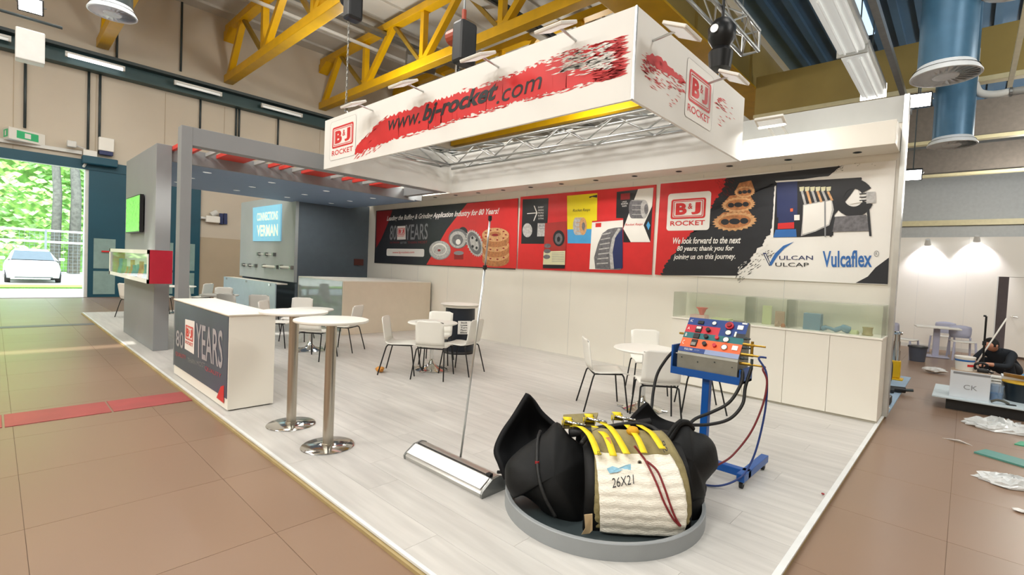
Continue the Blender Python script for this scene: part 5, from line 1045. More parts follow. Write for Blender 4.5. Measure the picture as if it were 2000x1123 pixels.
ob('knot', MB().lathe([(0, -.03), (.035, -.02), (.045, .0), (.03, .025), (0, .03)], 14, loc(1236, 842, -.13)), 'strap_stain', s4, smooth=True)
def st_txt(par, body, a, b, c): lettering('lettering', body, loc(*a), loc(*b), loc(*c), nn, 'print_black', par, lift=.012)
st_txt(s5, 'SP', (1296, 884, -.40), (1288, 863, -.30), (1304, 880, -.39)); st_txt(s1, 'ED', (1167, 889, -.41), (1176, 888, -.41), (1166, 881, -.37)); ob('label_patch', MB().prism([loc(1180, 855, -.235), loc(1191, 853, -.235), loc(1194, 866, -.30), (loc(1186, 868, -.30))], nn*.006), 'print_copper', s2)
# ratchet buckles
def buckle(px, py, D, lab):
    t = thing('ratchet_buckle', lab, 'ratchet', TC+loc(px, py, D))
    def V(a, b, c): return RG*a+DG*b+UZ*c
    for s in (-1, 1): ob('side_plate', MB().prism([V(s*.035, -.05, -.015), V(s*.035, .05, -.015), V(s*.035, .06, .03), V(s*.035, .0, .05), V(s*.035, -.05, .02)], RG*.004), 'brushed', t)
    ob('spool', MB().tube([V(-.04, 0, .015), V(.04, 0, .015)], .018, 12), 'strap_yellow', t); ob('handle', MB().tube([V(-.02, -.02, .03), V(.12, -.06, .02)], .011, 8), 'chrome', t, smooth=True); ob('web_loop', MB().tube([V(-.03, .03, .02), V(.03, .03, .02)], .028, 12), 'strap_yellow', t, smooth=True)
buckle(1150, 824, .08, 'ratchet buckle with rolled yellow webbing near the rear tan pad'); buckle(1205, 820, .10, 'ratchet buckle with yellow webbing between the black hoses'); buckle(1108, 830, .06, 'ratchet buckle with short yellow webbing at the tan pad corner')
# black hoses over the tire
hs = tag(ob('pad_hose', MB().tube(catmull([TC+loc(*p) for p in ((1136, 866, -.22), (1150, 850, -.14), (1175, 838, -.06), (1210, 830, .0), (1245, 828, .02), (1275, 836, 0), (1292, 852, -.06))], 6), .016, 10), 'rubber', smooth=True), 'thick black hose arching over the yellow straps', 'hose')
hs = tag(ob('pad_hose', MB().tube(catmull([TC+loc(*p) for p in ((1055, 842, .02), (1050, 860, -.10), (1049, 900, -.24), (1054, 940, -.32), (1066, 975, -.36), (1085, 1010, -.38))], 6), .011, 10), 'rubber', smooth=True), 'black cable hanging over the left sidewall with red band', 'cable'); a = loc(1049, 903, -.25)
ob('band', MB().tube([TC+a+UZ*.008, TC+a-UZ*.008], .0135, 10), 'print_maroon', hs)
tag(ob('air_tube', MB().tube([TC+loc(1112, 846, .0), TC+loc(1200, 836, .05), TC+loc(1270, 824, .1)], .03, 12), 'rubber', smooth=True), 'black rubber tube lying under the yellow straps', 'tube')
# ================================================================== control cart
mat('cart_blue', '0f4f9a', .35, var=.05); mat('panel_grey', '8b8a80', .45, metal=.3, var=.08, scale=12); mat('brass', 'b08d3c', .3, metal=.9); mat('hose_red', '6e1f26', .5); mat('hose_blue', '203a78', .5); mat('panel_blue', '1d3f84', .4); mat('panel_lilac', '8e9cc0', .4); mat('panel_teal', '1f6b70', .4); mat('panel_redx', 'c62a3a', .4); mat('panel_orange', 'f06a38', .4)
KY = 3.888
kt = thing('control_cart', 'blue wheeled cart carrying a slanted control panel with coloured strips', 'control cart', (0, 0, 0))
xc = -1.555
ob('column', MB().box(xc-.03, xc+.03, KY-.0, KY+.06, .10, .80), 'cart_blue', kt, bevel=.004); ob('base_bar', MB().box(xc-.36, xc+.38, KY, KY+.06, .06, .12), 'cart_blue', kt, bevel=.004); ob('cross_foot', MB().box(xc+.32, xc+.38, KY-.10, KY+.5, .06, .12), 'cart_blue', kt, bevel=.004); ob('cross_foot', MB().box(xc-.36, xc-.30, KY-.10, KY+.5, .06, .12), 'cart_blue', kt, bevel=.004)
for (dx, dy) in ((.35, -.06), (.35, .46), (-.33, -.06), (-.33, .46)):
    w_ = ob('caster', MB().tube([(xc+dx-.012, KY+dy, .028), (xc+dx+.012, KY+dy, .028)], .028, 16), 'tyre', kt); ob('caster_fork', MB().box(xc+dx-.018, xc+dx+.018, KY+dy-.015, KY+dy+.015, .035, .06), 'steel_grey', w_)
X0c, X1c = -1.80, -1.30
ob('shelf', MB().box(X0c-.045, X1c+.03, KY-.04, KY+.24, .78, .80), 'cart_blue', kt); ob('shelf_lip', MB().box(X0c-.045, X1c+.03, KY-.045, KY-.035, .78, .84), 'cart_blue', kt); ob('shelf_side', MB().box(X0c-.05, X0c-.035, KY-.04, KY+.24, .78, 1.02), 'cart_blue', kt); ob('shelf_side', MB().box(X1c+.02, X1c+.03, KY-.04, KY+.24, .78, .90), 'cart_blue', kt)
def side(x): return [(x, KY-.025, .805), (x, KY+.22, .805), (x, KY+.22, 1.24), (x, KY+.185, 1.25), (x, KY-.02, .975), (x, KY-.03, .955)]
pb_ = ob('panel_box', MB().grid([side(X0c), side(X1c)], closed=True).poly(side(X0c)).poly(side(X1c)), 'panel_grey', kt, bevel=.003)
F0, F1 = Vector((0, KY-.021, .977)), Vector((0, KY+.183, 1.25)); FV = F1-F0; FN = Vector((0, -FV.z, FV.y)).normalized()
def fpt(u, v, l=.002): return Vector((X0c+(X1c-X0c)*u, 0, 0))+F0+FV*v+FN*l
def strip_p(u0, u1, v0, v1, m, l=.002, name='colour_strip'): return ob(name, MB().poly([fpt(u0, v0, l), fpt(u1, v0, l), fpt(u1, v1, l), fpt(u0, v1, l)]), m, pb_, fixn=False)
strip_p(0, .45, 0, .13, 'panel_blue'); strip_p(.45, 1, 0, .13, 'panel_lilac'); strip_p(0, 1, .13, .39, 'panel_orange'); strip_p(0, 1, .39, .56, 'panel_teal'); strip_p(0, .58, .56, .78, 'panel_redx'); strip_p(.58, 1, .56, 1, 'panel_blue'); strip_p(0, .58, .78, 1, 'panel_blue'); strip_p(.82, 1, .56, .68, 'print_dark', .003)
def knob(u, v, r, m, h=.02): return ob('knob', MB().tube([fpt(u, v), fpt(u, v, h)], r, 14), m, pb_)
def gauge(u, v, r): g = ob('gauge', MB().tube([fpt(u, v), fpt(u, v, .012)], r, 20), 'chrome', pb_); ob('dial', MB().tube([fpt(u, v, .012), fpt(u, v, .0135)], r*.82, 18), 'print_white', pb_)
def sw(u0, u1, v0, v1, m, h=.012): return ob('module', MB().prism([fpt(u0, v0, .001), fpt(u1, v0, .001), fpt(u1, v1, .001), fpt(u0, v1, .001)], FN*h), m, pb_, bevel=.002)
for (u, v) in ((.415, .26), (.40, .47), (.40, .66)): knob(u, v, .018, 'black_plastic', .028)
for (u, v) in ((.58, .26), (.58, .48)): knob(u, v, .016, 'panel_redx', .022)
for (u, v) in ((.74, .25), (.73, .46), (.73, .66)): gauge(u, v, .026)
gauge(.46, .88, .02); knob(.72, .85, .034, 'panel_redx', .02); knob(.72, .85, .02, 'print_maroon', .035)
sw(.18, .28, .17, .36, 'black_plastic'); sw(.19, .27, .18, .27, 'panel_grey', .016); sw(.18, .28, .40, .53, 'black_plastic'); sw(.18, .28, .58, .75, 'black_plastic'); sw(.19, .27, .66, .73, 'lamp_body', .016); sw(.18, .28, .82, .91, 'black_plastic'); sw(.86, .95, .21, .33, 'print_white', .01); sw(.85, .94, .78, .90, 'print_white', .01); sw(.90, .98, .95, .99, 'print_white', .004); sw(.83, .86, .58, .72, 'print_white', .005)
def plt_(body, u0, u1, v0, v1, m='print_white'): lettering('lettering', body, fpt(u0, v0), fpt(u1, v0), fpt(u0, v1), FN, m, pb_, lift=.003)
plt_('AC', .03, .08, .86, .94); plt_('A', .03, .07, .63, .71); plt_('B', .03, .06, .43, .52); plt_('C', .03, .06, .20, .31); plt_('VULCAN', .10, .24, .04, .1); plt_('SYSTEM', .27, .36, .05, .09, 'panel_lilac')
for k in range(4): q = fpt(.08+.28*k, 0)+Vector((0, -.008, -.05-.02*(k % 2))); ob('screw', MB().tube([q, q+Vector((0, -.003, 0))], .005, 8), 'dark_steel', pb_)
# fittings on the right side of the panel box
def fit(z, y, ln, m='brass'): return ob('fitting', MB().tube([(X1c, y, z), (X1c+ln*.5, y, z), (X1c+ln*.5, y, z), (X1c+ln, y, z)], [.012, .012, .008, .007], 10), m, kt)
for (z, y, l) in ((1.135, KY+.08, .05), (1.09, KY+.07, .17), (1.065, KY+.06, .06), (1.015, KY+.03, .19), (.985, KY+.02, .06), (.945, KY+.02, .19)): fit(z, y, l, 'dark_steel' if l < .1 else 'brass')
ob('fitting', MB().tube([(X1c+.07, KY+.07, 1.12), (X1c+.07, KY+.07, 1.0)], .011, 10), 'brass', kt); ob('fitting', MB().tube([(X1c+.09, KY+.02, .99), (X1c+.09, KY+.02, .92)], .011, 10), 'dark_steel', kt); ob('fitting', MB().tube([(X0c, KY+.1, 1.11), (X0c-.05, KY+.1, 1.11)], .009, 10), 'brass', kt); ob('fitting', MB().tube([(X0c, KY, .95), (X0c-.06, KY, .95)], .012, 10), 'chrome', kt)
def hose(name, pts, r, m, lab): return tag(ob(name, MB().tube(catmull(pts, 8), r, 10), m, smooth=True), lab, 'hose')
def hp_(px, py, Y): return on(px, py, 1, Y)
hose('air_hose', [Vector((X0c-.06, KY, .95)), hp_(1300, 703, KY-.02), hp_(1284, 730, KY-.06), hp_(1276, 765, KY-.12), hp_(1272, 800, KY-.2), hp_(1262, 838, KY-.45)], .013, 'rubber', 'black hose arching from the cart down to the tire')
hose('air_hose', [Vector((X1c+.0, KY+.02, .875)), hp_(1450, 725, KY-.02), hp_(1448, 748, KY-.05), hp_(1425, 785, KY-.12), hp_(1390, 805, KY-.2), hp_(1358, 818, KY-.32), hp_(1338, 838, KY-.5)], .0125, 'rubber', 'short black hose sagging from the cart to the tire')
hose('air_hose', [Vector((X1c+.09, KY+.02, .92)), hp_(1456, 755, KY-.03), hp_(1450, 790, KY-.08), hp_(1425, 818, KY-.16), hp_(1385, 829, KY-.26), hp_(1345, 830, KY-.45)], .0125, 'rubber', 'longer black hose looping lower from the cart to the tire')
hose('air_hose', [Vector((X1c+.19, KY+.02, .945)), hp_(1490, 722, KY), hp_(1498, 745, KY), hp_(1490, 790, KY-.03), hp_(1466, 845, KY-.08), hp_(1430, 890, KY-.16), hp_(1402, 908, KY-.3)], .0075, 'hose_red', 'thin dark red hose hanging from the brass fittings')
hose('air_hose', [Vector((X1c+.19, KY+.03, 1.015)), hp_(1482, 700, KY), hp_(1497, 730, KY+.01), hp_(1496, 790, KY), hp_(1482, 860, KY-.02), hp_(1466, 905, KY-.05), hp_(1444, 934, KY-.12), Vector((-1.33, KY-.2, .02)), Vector((-1.5, KY-.28, .012)), Vector((-1.62, KY-.35, .012))], .0075, 'hose_blue', 'thin blue hose hanging from the cart down to the floor')
# ================================================================== the neighbouring area right of the stand
def fl_(px, py, z=FZ): return on(px, py, 2, z)
pw_ = thing('partition_wall', 'white partition wall with an open door behind the work area', 'partition', (0, 0, 0))
PYW = 17.0
ob('panel', MB().box(-6, .575, PYW, PYW+.1, FZ, 3.0), 'wall_white', pw_); ob('panel', MB().box(1.55, 6, PYW, PYW+.1, FZ, 3.02), 'wall_white', pw_); ob('panel', MB().box(.575, 1.55, PYW, PYW+.1, 1.99, 3.0), 'wall_white', pw_); ob('skirting', MB().box(-6, .575, PYW-.012, PYW, FZ, .06), 'lamp_body', pw_)
dr = ob('door_leaf', MB().beam((.80, PYW-.02, 1.0), (1.45, PYW-.35, 1.0), .04, 1.96), 'wall_white', pw_); ob('door_handle', MB().tube([(.87, PYW-.09, 1.0), (.87, PYW-.16, 1.0), (.99, PYW-.2, 1.0)], .012, 8), 'chrome', dr); ob('door_frame', MB().box(.575, .60, PYW-.01, PYW+.11, FZ, 1.99), 'lamp_body', pw_)
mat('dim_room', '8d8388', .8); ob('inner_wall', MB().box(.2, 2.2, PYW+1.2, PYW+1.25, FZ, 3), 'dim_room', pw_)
for k in range(6): ob('panel_joint', MB().box(-.02-1.0*k, -.014-1.0*k, PYW-.002, PYW, .06, 3), 'lamp_body', pw_)
def spotlamp(px, py, lab):
    p = on(px, py, 1, PYW-.25)
    t = thing('spot_lamp', lab, 'spotlight', p); d = Vector((0, .55, -.83))
    ob('head', MB().tube([-d*.1, d*.06], [.05, .075], 16), 'lamp_body', t); ob('bulb', MB().tube([d*.055, d*.062], .065, 16), 'flood_glow', t); ob('arm', MB().tube([(0, 0, .06), (0, .2, .12)], .012, 8), 'lamp_body', t)
    light('spot_lamp_light', 'SPOT', p+d*.08, p+d*3, 90, .04, color=(1, .95, 1), spot=105, blend=.5)
spotlamp(1812, 474, 'clip spotlight on the partition top above the plastic table'); spotlamp(1908, 467, 'clip spotlight on the partition top beside the open door')
# far wall fittings
tag(ob('wall_pipe', MB().box(-4, 8, 35.7, 35.9, 5.2, 5.5), 'girder_cream'), 'pale pipe along the grey far wall', 'pipe'); tag(ob('wall_post', MB().box(2.25, 2.6, 35.6, 35.98, 0, 7.2), 'dark_steel'), 'dark steel post on the grey far wall', 'post')
# plastic table and chairs
mat('plastic_lilac', 'b4b6cc', .45, var=.02)
p = fl_(1826, 697)
tb = thing('plastic_table', 'white rectangular plastic table before the partition', 'table', p, .15)
ob('table_top', MB().box(-.42, .42, -.3, .3, .70, .735), 'white_plastic', tb, bevel=.01); ob('pedestal', MB().box(-.06, .06, -.06, .06, .03, .70), 'plastic_lilac', tb, bevel=.01); ob('base', MB().box(-.25, .25, -.22, .22, 0, .035), 'plastic_lilac', tb, bevel=.015)
def pchair(p, r, lab):
    t = thing('plastic_chair', lab, 'chair', p, r, 'lilac chairs at the plastic table')
    ob('seat', MB().grid([[(x*.21, y, .44-.012*(1-x*x)) for x in (-1, -.5, 0, .5, 1)] for y in (.2, .1, 0, -.1, -.2)]), 'white_plastic', t, smooth=True, solid=.025)
    ob('backrest', MB().grid([[(x*w, -.21-.05*(z-.45)+.03*x*x*0, z-.03*x*x*(z > .75)) for x in (-1, -.5, 0, .5, 1)] for z, w in ((.50, .19), (.6, .21), (.72, .215), (.80, .20))]), 'plastic_lilac', t, smooth=True, solid=.02)
    for sx in (-1, 1):
        ob('leg', MB().beam((sx*.19, .19, .43), (sx*.215, .22, 0), .035, .03), 'plastic_lilac', t); ob('leg', MB().beam((sx*.19, -.2, .52), (sx*.215, -.25, 0), .035, .03), 'plastic_lilac', t)
    return t
pv = fl_(1877, 703); pf_ = (CAM-pv); pf_.z = 0; pc = pchair(pv, face(pf_)+.25, 'lilac plastic chair turned beside the white plastic table, near the door'); dup(pc, fl_(1764, 699), -1.9, 'lilac plastic chair at the table end near the stand wall'); dup(pc, fl_(1838, 689), face(pf_)-.2, 'lilac plastic chair between plastic table and partition')
# buckets and bits
mat('bucket_grey', '4c5260', .45); mat('tub_black', '16222a', .4)
t = thing('grey_bucket', 'dark grey bucket standing alone on the floor by the plastic table', 'bucket', fl_(1791, 705)); ob('body', MB().lathe([(.14, 0), (.17, .3), (.18, .3), (.18, .33), (.16, .33), (.13, .02), (0, .02)], 28), 'bucket_grey', t, smooth='auto'); ob('lid_ring', MB().lathe([(.178, .31), (.19, .32), (.178, .345)], 28), 'black_plastic', t, smooth='auto')
p = fl_(1824, 729); crumple((p.x, p.y, FZ), (.2, .14, .06), 14, mat('plastic_white', 'd4d3d0', .4, var=.15, scale=20), 5, 'crumpled white wrapper on the floor near the dark bucket', 'wrapper', 'crumpled_wrapper')
def bag(px, py, r, rs, lab, m='plastic_bag', h=.07):
    p = fl_(px, py); q = random.Random(rs); n = 26; rows = []
    for i in range(11):
        th = math.pi/2*i/10; rows.append([(p.x+r[0]*math.cos(th)*math.cos(2*math.pi*j/n)*(1+.28*math.sin(3*j+i)*q.uniform(.3, 1)), p.y+r[1]*math.cos(th)*math.sin(2*math.pi*j/n)*(1+.25*math.sin(5*j)*q.uniform(.2, 1)), FZ+.004+h*math.sin(th)*q.uniform(.45, 1.15)) for j in range(n)])
    return tag(ob('plastic_bag', MB().grid(rows, closed=True).poly(rows[-1]), m), lab, 'plastic bag')
mat('plastic_bag', 'cfd2d2', .25, var=.12, scale=14)
bag(1950, 838, (.30, .2), 3, 'large crumpled clear plastic bag near the white board', h=.13); bag(1978, 948, (.22, .14), 4, 'smaller crumpled white plastic bag beside the teal board strip', h=.08)
mat('teal_board', '4f8a80', .5, var=.08); mat('green_sheet', '2f9a74', .5)
a, b, c, d = [fl_(x, y) for x, y in ((1902, 885), (2040, 926), (2040, 912), (1925, 880))]; tag(ob('board_strip', MB().prism([a, b, c, d], (0, 0, .018)), 'teal_board', bevel=.002), 'teal strip of board lying on the brown floor', 'board')
a = fl_(1995, 868); tag(ob('green_sheet', MB().prism([a+Vector(v) for v in ((-.06, -.08, 0), (.3, -.1, 0), (.3, .14, 0), (0, .12, 0))], (0, 0, .01)), 'green_sheet'), 'green plastic sheet edge next to the large plastic bag', 'sheet')
a = fl_(1840, 855); b = fl_(1900, 871); tag(ob('film_scrap', MB().add([a, (a+b)/2+Vector((.02, -.03, .025)), b, (a+b)/2+Vector((.02, .05, .012))], [(0, 1, 2), (0, 2, 3)]), 'plastic_white', solid=.003), 'thin twisted scrap of pale film on the floor', 'scrap')
p = fl_(1992, 1000); crumple((p.x, p.y, FZ), (.05, .03, .012), 10, 'plastic_white', 8, 'small white scrap of film at the edge of the brown floor', 'scrap', 'film_scrap')
# neighbouring blue carpet, jack and dark gear behind the wall end
mat('carpet_blue', '9fb6cc', .9, var=.06, scale=12, bump=.2, bscale=120)
tag(ob('blue_carpet', MB().box(-6, -.66, 7.62, 11.1, FZ, FZ+.012), 'carpet_blue'), 'pale blue carpet behind the white wall end', 'carpet')
p = fl_(1747, 742); p.z = FZ+.012; mat('jack_yellow', 'e0b41a', .4, var=.05)
t = thing('bottle_jack', 'yellow lifting jack with chrome ram behind the wall end', 'jack', p)
ob('base', MB().box(-.12, .12, -.1, .1, 0, .03), 'jack_yellow', t, bevel=.006); ob('body', MB().box(-.075, .075, -.07, .07, .03, .34), 'jack_yellow', t, bevel=.02); ob('ram', MB().lathe([(.06, .34), (.06, .52), (.05, .52), (.05, .68), (.042, .68), (.042, .80), (.07, .80), (.075, .83), (.05, .85)], 20), 'chrome', t, smooth='auto')
p = fl_(1733, 748); p.z = FZ+.012
tag(ob('spare_tyre', MB().tube([p+Vector((-.05, 0, .19)), p+Vector((.05, 0, .19))], [.185, .185], 26), 'tyre', bevel=.02), 'black rubber wheel leaning by the yellow jack', 'wheel')
p = fl_(1752, 768); p.z = FZ+.012; t = thing('air_tool', 'black air tool lying on the blue carpet', 'tool', p, .3); ob('body', MB().tube([(-.16, 0, .05), (.1, 0, .05)], .045, 12), 'black_plastic', t); ob('grip', MB().beam((-.06, 0, .05), (-.1, -.14, .03), .05, .045), 'black_plastic', t); ob('nozzle', MB().tube([(.1, 0, .05), (.2, 0, .06)], .022, 10), 'dark_steel', t)
p = fl_(1733, 790); p.z = FZ+.012; t = thing('tool_case', 'small black case on the blue carpet by the wall end', 'case', p); ob('body', MB().box(-.16, .04, -.12, .12, 0, .11), 'black_plastic', t, bevel=.015); ob('handle', MB().tube([(-.06, -.12, .1), (-.06, -.16, .12), (-.06, .0, .13)], .01, 8), 'black_metal', t)
# raised board with boxes
BZ = .13
c0 = on(1820, 771, 2, BZ); bx0, by0 = c0.x, c0.y; mat('board_pale', 'd0dee4', .4, var=.03)
bd = thing('work_board', 'pale blue board raised on dark blocks carrying boxes and tubs', 'board', (0, 0, 0))
ob('board', MB().box(bx0, bx0+2.2, by0, by0+1.1, BZ-.02, BZ), 'board_pale', bd, bevel=.003); ob('support', MB().box(bx0+.15, bx0+2.1, by0+.10, by0+.3, FZ, BZ-.02), 'black_plastic', bd); ob('support', MB().box(bx0+.15, bx0+2.1, by0+.8, by0+1.0, FZ, BZ-.02), 'black_plastic', bd)
k0 = on(1853, 773, 2, BZ); kw = on(1932, 786, 1, k0.y).x-k0.x; kh = on(1855, 722, 1, k0.y).z-BZ; mat('carton_white', 'dde2e8', .6, var=.02)
cx0, cy0, cx1 = k0.x, k0.y, k0.x+kw
kx = thing('white_carton', 'white carton with grey arrow mark and torn top standing on the board', 'carton', (0, 0, 0))
ob('body', MB().box(cx0, cx1, cy0, cy0+.30, BZ, BZ+kh), 'carton_white', kx, bevel=.003); ob('torn_strip', MB().box(cx0+.03, cx1-.005, cy0-.002, cy0, BZ+kh-.04, BZ+kh-.012), 'print_grey', kx); ob('brown_top', MB().box(cx0+.002, cx1-.002, cy0+.002, cy0+.298, BZ+kh, BZ+kh+.004), mat('cardboard', 'b09a84', .8), kx)
mid = Vector(((cx0+cx1)/2, cy0, BZ+kh*.42)); lettering('lettering', 'CK', mid+Vector((-.06, 0, -.03)), mid+Vector((.08, 0, -.03)), mid+Vector((-.06, 0, .035)), NF, 'print_grey', kx, lift=.002)
bz = BZ+kh+.004
t = thing('white_bucket', 'white bucket with blue band and red label on the carton', 'bucket', (cx0+.14, cy0+.15, bz)); ob('body', MB().lathe([(.095, 0), (.11, .17), (.115, .17), (.115, .19), (0, .19)], 28), 'white_plastic', t, smooth='auto'); ob('blue_band', MB().lathe([(.1075, .125), (.1105, .15)], 28), 'print_blue', t, smooth='auto'); 
ra = [(.104*math.cos(a)*1.01, .104*math.sin(a)*1.01) for a in (R_(-75), R_(-60), R_(-45), R_(-30))]; ob('red_label', MB().grid([[(x, y, .06) for x, y in ra], [(x*1.03, y*1.03, .09) for x, y in ra]]), 'print_red', t, fixn=False)
t = thing('clamp_tool', 'black clamp tool lying on the carton beside the bucket', 'tool', (cx0+.33, cy0+.12, bz)); ob('body', MB().box(-.06, .06, -.04, .04, 0, .05), 'black_plastic', t, bevel=.015); ob('jaw', MB().tube(catmull([(-.07, 0, .03), (-.09, 0, .09), (-.02, 0, .13), (.05, 0, .10)], 5), .016, 8), 'black_metal', t); ob('lever', MB().beam((.04, 0, .03), (.1, -.03, .015), .03, .02), 'black_metal', t)
q = on(1919, 715, 1, cy0+.36); q2 = on(1917, 617, 1, cy0+.36)
t = thing('light_stand', 'slim black telescopic stand pole rising behind the carton', 'stand', (q.x, cy0+.36, BZ)); hh = q2.z-BZ; ob('pole', MB().tube([(0, 0, 0), (0, 0, hh)], .012, 10), 'black_metal', t); ob('collar', MB().tube([(0, 0, hh*.64), (0, 0, hh*.69)], .022, 10), 'black_plastic', t); ob('tip', MB().tube([(0, 0, hh), (-.03, 0, hh+.005)], .013, 8), 'black_plastic', t); ob('foot', MB().lathe([(.06, 0), (.06, .012), (.015, .03)], 20), 'black_metal', t)
q = on(1985, 785, 2, BZ); mat('rim_yellow', 'e6b93a', .4)
t = thing('black_tub', 'black round tub with yellow rim on the pale board', 'tub', (q.x+.06, q.y+.12, BZ)); ob('body', MB().lathe([(.17, 0), (.20, .25), (.205, .25), (.195, .25), (.165, .02), (0, .02)], 36), 'tub_black', t, smooth='auto'); ob('rim', MB().lathe([(.198, .24), (.215, .25), (.213, .265), (.19, .265)], 36), 'rim_yellow', t, smooth='auto'); ob('liner', MB().lathe([(0, .255), (.19, .255)], 30), 'green_sheet', t)
t = thing('clear_tub', 'clear bluish plastic tub with blue content between carton and black tub', 'tub', (cx1+.07, cy0+.22, BZ)); ob('body', MB().lathe([(.06, .0), (.075, .2), (.08, .2), (.08, .21)], 24), glass('tub_clear', 'cfe0f0', .2, .2, 'c8d8e8'), t, smooth='auto'); ob('content', MB().lathe([(0, .004), (.058, .004), (.066, .1), (0, .11)], 24), 'print_sky', t, smooth='auto')
t = thing('hand_brush', 'small brown hand tool lying at the board edge beside the carton', 'tool', (cx1+.1, cy0-.02, BZ), .3); ob('handle', MB().tube(catmull([(-.09, 0, .02), (-.03, 0, .05), (.04, 0, .04), (.09, 0, .015)], 5), .016, 8), 'bark', t, smooth=True); ob('blade', MB().box(.07, .16, -.02, .02, 0, .012), 'black_plastic', t)
q = Vector((cx1+.33, cy0+.55, BZ)); t = thing('brown_carton', 'open brown carton with blue cloth at the back of the board', 'carton', q); ob('body', MB().box(-.2, .22, 0, .3, 0, .30), 'carton_white', t); ob('flap', MB().beam((-.19, -.04, .33), (.2, -.08, .31), .16, .006, (0, .5, 1)), 'cardboard', t); ob('flap', MB().beam((.24, .0, .31), (.24, .3, .33), .14, .006, (.5, 0, 1)), 'cardboard', t); ob('cloth', MB().lathe([(0, .37), (.08, .35), (.13, .31), (.15, .30)], 12, (.1, .15, 0)), 'print_sky', t, smooth=True)
q = Vector((cx1-.02, cy0+.40, BZ)); t = thing('white_tray', 'stack of white plastic trays behind the carton', 'tray', q); 
for k in range(3): ob('tray', MB().box(-.12, .14, 0, .12, .2+.04*k, .225+.04*k), 'white_plastic', t, bevel=.006)
ob('support_box', MB().box(-.1, .12, .01, .11, 0, .2), 'carton_white', t)
# ------------------------------------------------------------------ crouching person behind the board
PC = on(1962, 745, 1, by0+2.6); PC.z = FZ
FW = (-RG*.9-DG*.25).normalized(); SD = Vector((FW.y, -FW.x, 0))
def J(f, s, z): return FW*f+SD*s+UZ*z
mat('cloth_dark', '1e242c', .85, var=.1); mat('skin', 'c98f74', .55, var=.05); mat('hair_dark', '15120f', .7, var=.3, scale=30, bump=.4, bscale=60); mat('shoe', '26262a', .6)
V_, E_, Rr, Rg = [], [], [], []
def nd(p, r, par=None, reg='c'):
    V_.append(p); Rr.append(r); Rg.append(reg)
    if par is not None: E_.append((par, len(V_)-1))
    return len(V_)-1
pel = nd(J(-.06, 0, .34), .15); sp1 = nd(J(.04, 0, .48), .14, pel); chs = nd(J(.16, 0, .60), .155, sp1); nk0 = nd(J(.26, 0, .675), .075, chs); nk = nd(J(.305, 0, .70), .052, nk0, 's'); h1 = nd(J(.36, 0, .72), .082, nk, 's'); h2 = nd(J(.405, 0, .765), .09, h1, 's'); h3 = nd(J(.41, 0, .82), .06, h2, 's')
for s in (-1, 1):
    hp_i = nd(J(-.04, s*.12, .35), .105, pel); kn = nd(J(.30, s*.20, .50), .075, hp_i); mc = nd(J(.17, s*.18, .30), .068, kn); an = nd(J(.06, s*.17, .09), .045, mc); nd(J(.20, s*.185, .045), .042, an, 'b')
    sh = nd(J(.20, s*.19, .63), .075, chs); el = nd(J(.38, s*.25, .44), .052, sh); fa = nd(J(.47, s*.17, .45), .042, el); wr = nd(J(.56, s*.10, .46), .029, fa, 's'); pm = nd(J(.625, s*.08, .46), .034, wr, 's')
    for k in range(4):
        a = nd(J(.665, s*(.055+.02*k), .455), .011, pm, 's'); b_ = nd(J(.70-.004*abs(k-1.4), s*(.05+.021*k), .44), .0098, a, 's'); nd(J(.715-.006*abs(k-1.4), s*(.05+.02*k), .415), .0088, b_, 's')
    a = nd(J(.615, s*.04, .45), .012, pm, 's'); nd(J(.65, s*.025, .435), .0105, a, 's')
me = bpy.data.meshes.new('person_body'); me.from_pydata(V_, E_, []); po = bpy.data.objects.new('person', me); COL.objects.link(po)
md = po.modifiers.new('skin', 'SKIN'); md.use_smooth_shade = True; sv = me.skin_vertices[0].data if me.skin_vertices else None
if sv is None:
    bmx = bmesh.new(); bmx.from_mesh(me); bmx.verts.layers.skin.verify(); bmx.to_mesh(me); bmx.free(); sv = me.skin_vertices[0].data
for i, r in enumerate(Rr): sv[i].radius = (r, r); sv[i].use_root = (i == 0)
po.modifiers.new('sub', 'SUBSURF').levels = 2
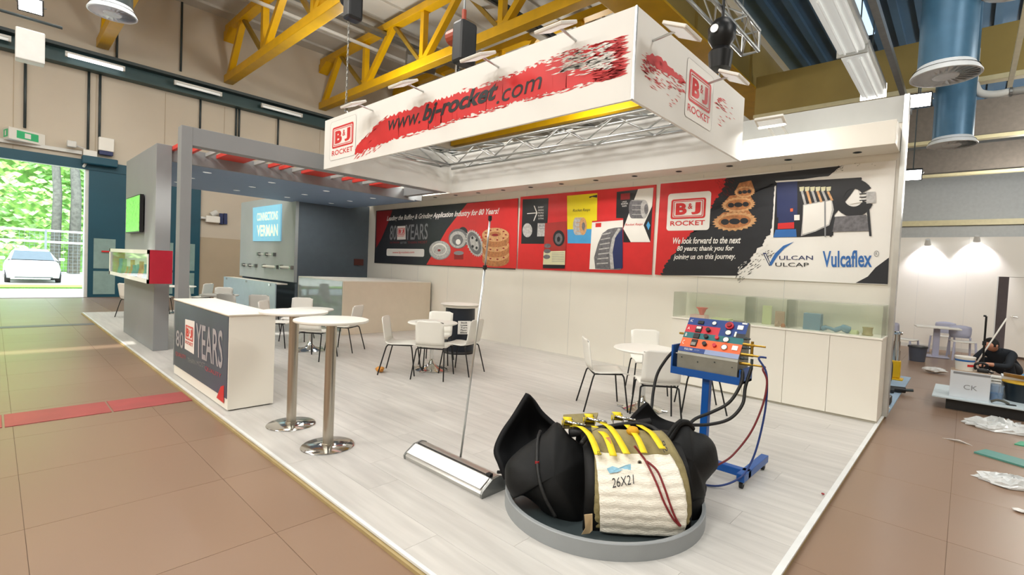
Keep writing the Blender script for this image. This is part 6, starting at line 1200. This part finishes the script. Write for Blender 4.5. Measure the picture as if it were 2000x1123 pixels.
dg = bpy.context.evaluated_depsgraph_get(); dg.update(); fin = bpy.data.meshes.new_from_object(po.evaluated_get(dg)); po.modifiers.clear(); po.data = fin
for nm in ('cloth_dark', 'skin', 'shoe'): fin.materials.append(MATS[nm])
for p_ in fin.polygons:
    c_ = p_.center; best = min(range(len(V_)), key=lambda i: (V_[i]-c_).length-Rr[i]); p_.material_index = {'c': 0, 's': 1, 'b': 2}[Rg[best]]; p_.use_smooth = True
po.location = PC; tag(po, 'person in dark clothes crouching behind the board with both hands working', 'person')
hc = J(.40, 0, .765)
hr = MB(); rows = []
for i in range(9):
    th = math.pi*.58*i/8; rows.append([hc+UZ*(.118*math.cos(th))+FW*(-.012+.112*math.sin(th)*math.cos(2*math.pi*j/20)*(1 if math.cos(2*math.pi*j/20) < 0 else (1 if th < .75 else .55)))+SD*(.1*math.sin(th)*math.sin(2*math.pi*j/20)) for j in range(20)])
ob('hair', hr.grid(rows, closed=True), 'hair_dark', po, smooth=True)
ob('nose', MB().lathe([(0, -.02), (.014, -.012), (.010, .012), (0, .025)], 10, hc+FW*.092-UZ*.02), 'skin', po, smooth=True)
for s in (-1, 1):
    ob('eye', MB().lathe([(0, -.009), (.010, 0), (0, .009)], 10, hc+FW*.082+SD*(s*.034)+UZ*.002), 'print_white', po, smooth=True); ob('pupil', MB().lathe([(0, -.005), (.005, 0), (0, .005)], 8, hc+FW*.090+SD*(s*.034)+UZ*.002), 'hair_dark', po); ob('ear', MB().lathe([(0, -.03), (.014, -.01), (.016, .012), (0, .03)], 10, hc+SD*(s*.092)-UZ*.01), 'skin', po, smooth=True)
ob('mouth', MB().beam(hc+FW*.086-SD*.02-UZ*.055, hc+FW*.086+SD*.02-UZ*.055, .008, .008), mat('lips', '9a5a50', .5), po)
hnd = PC+J(.69, 0, .45); tp = on(1966, 622, 1, hnd.y)
tag(ob('white_stick', MB().tube([hnd-(tp-hnd)*.25, tp], .011, 10), 'white_plastic', smooth=True), 'long thin white stick held by the crouching person', 'stick')
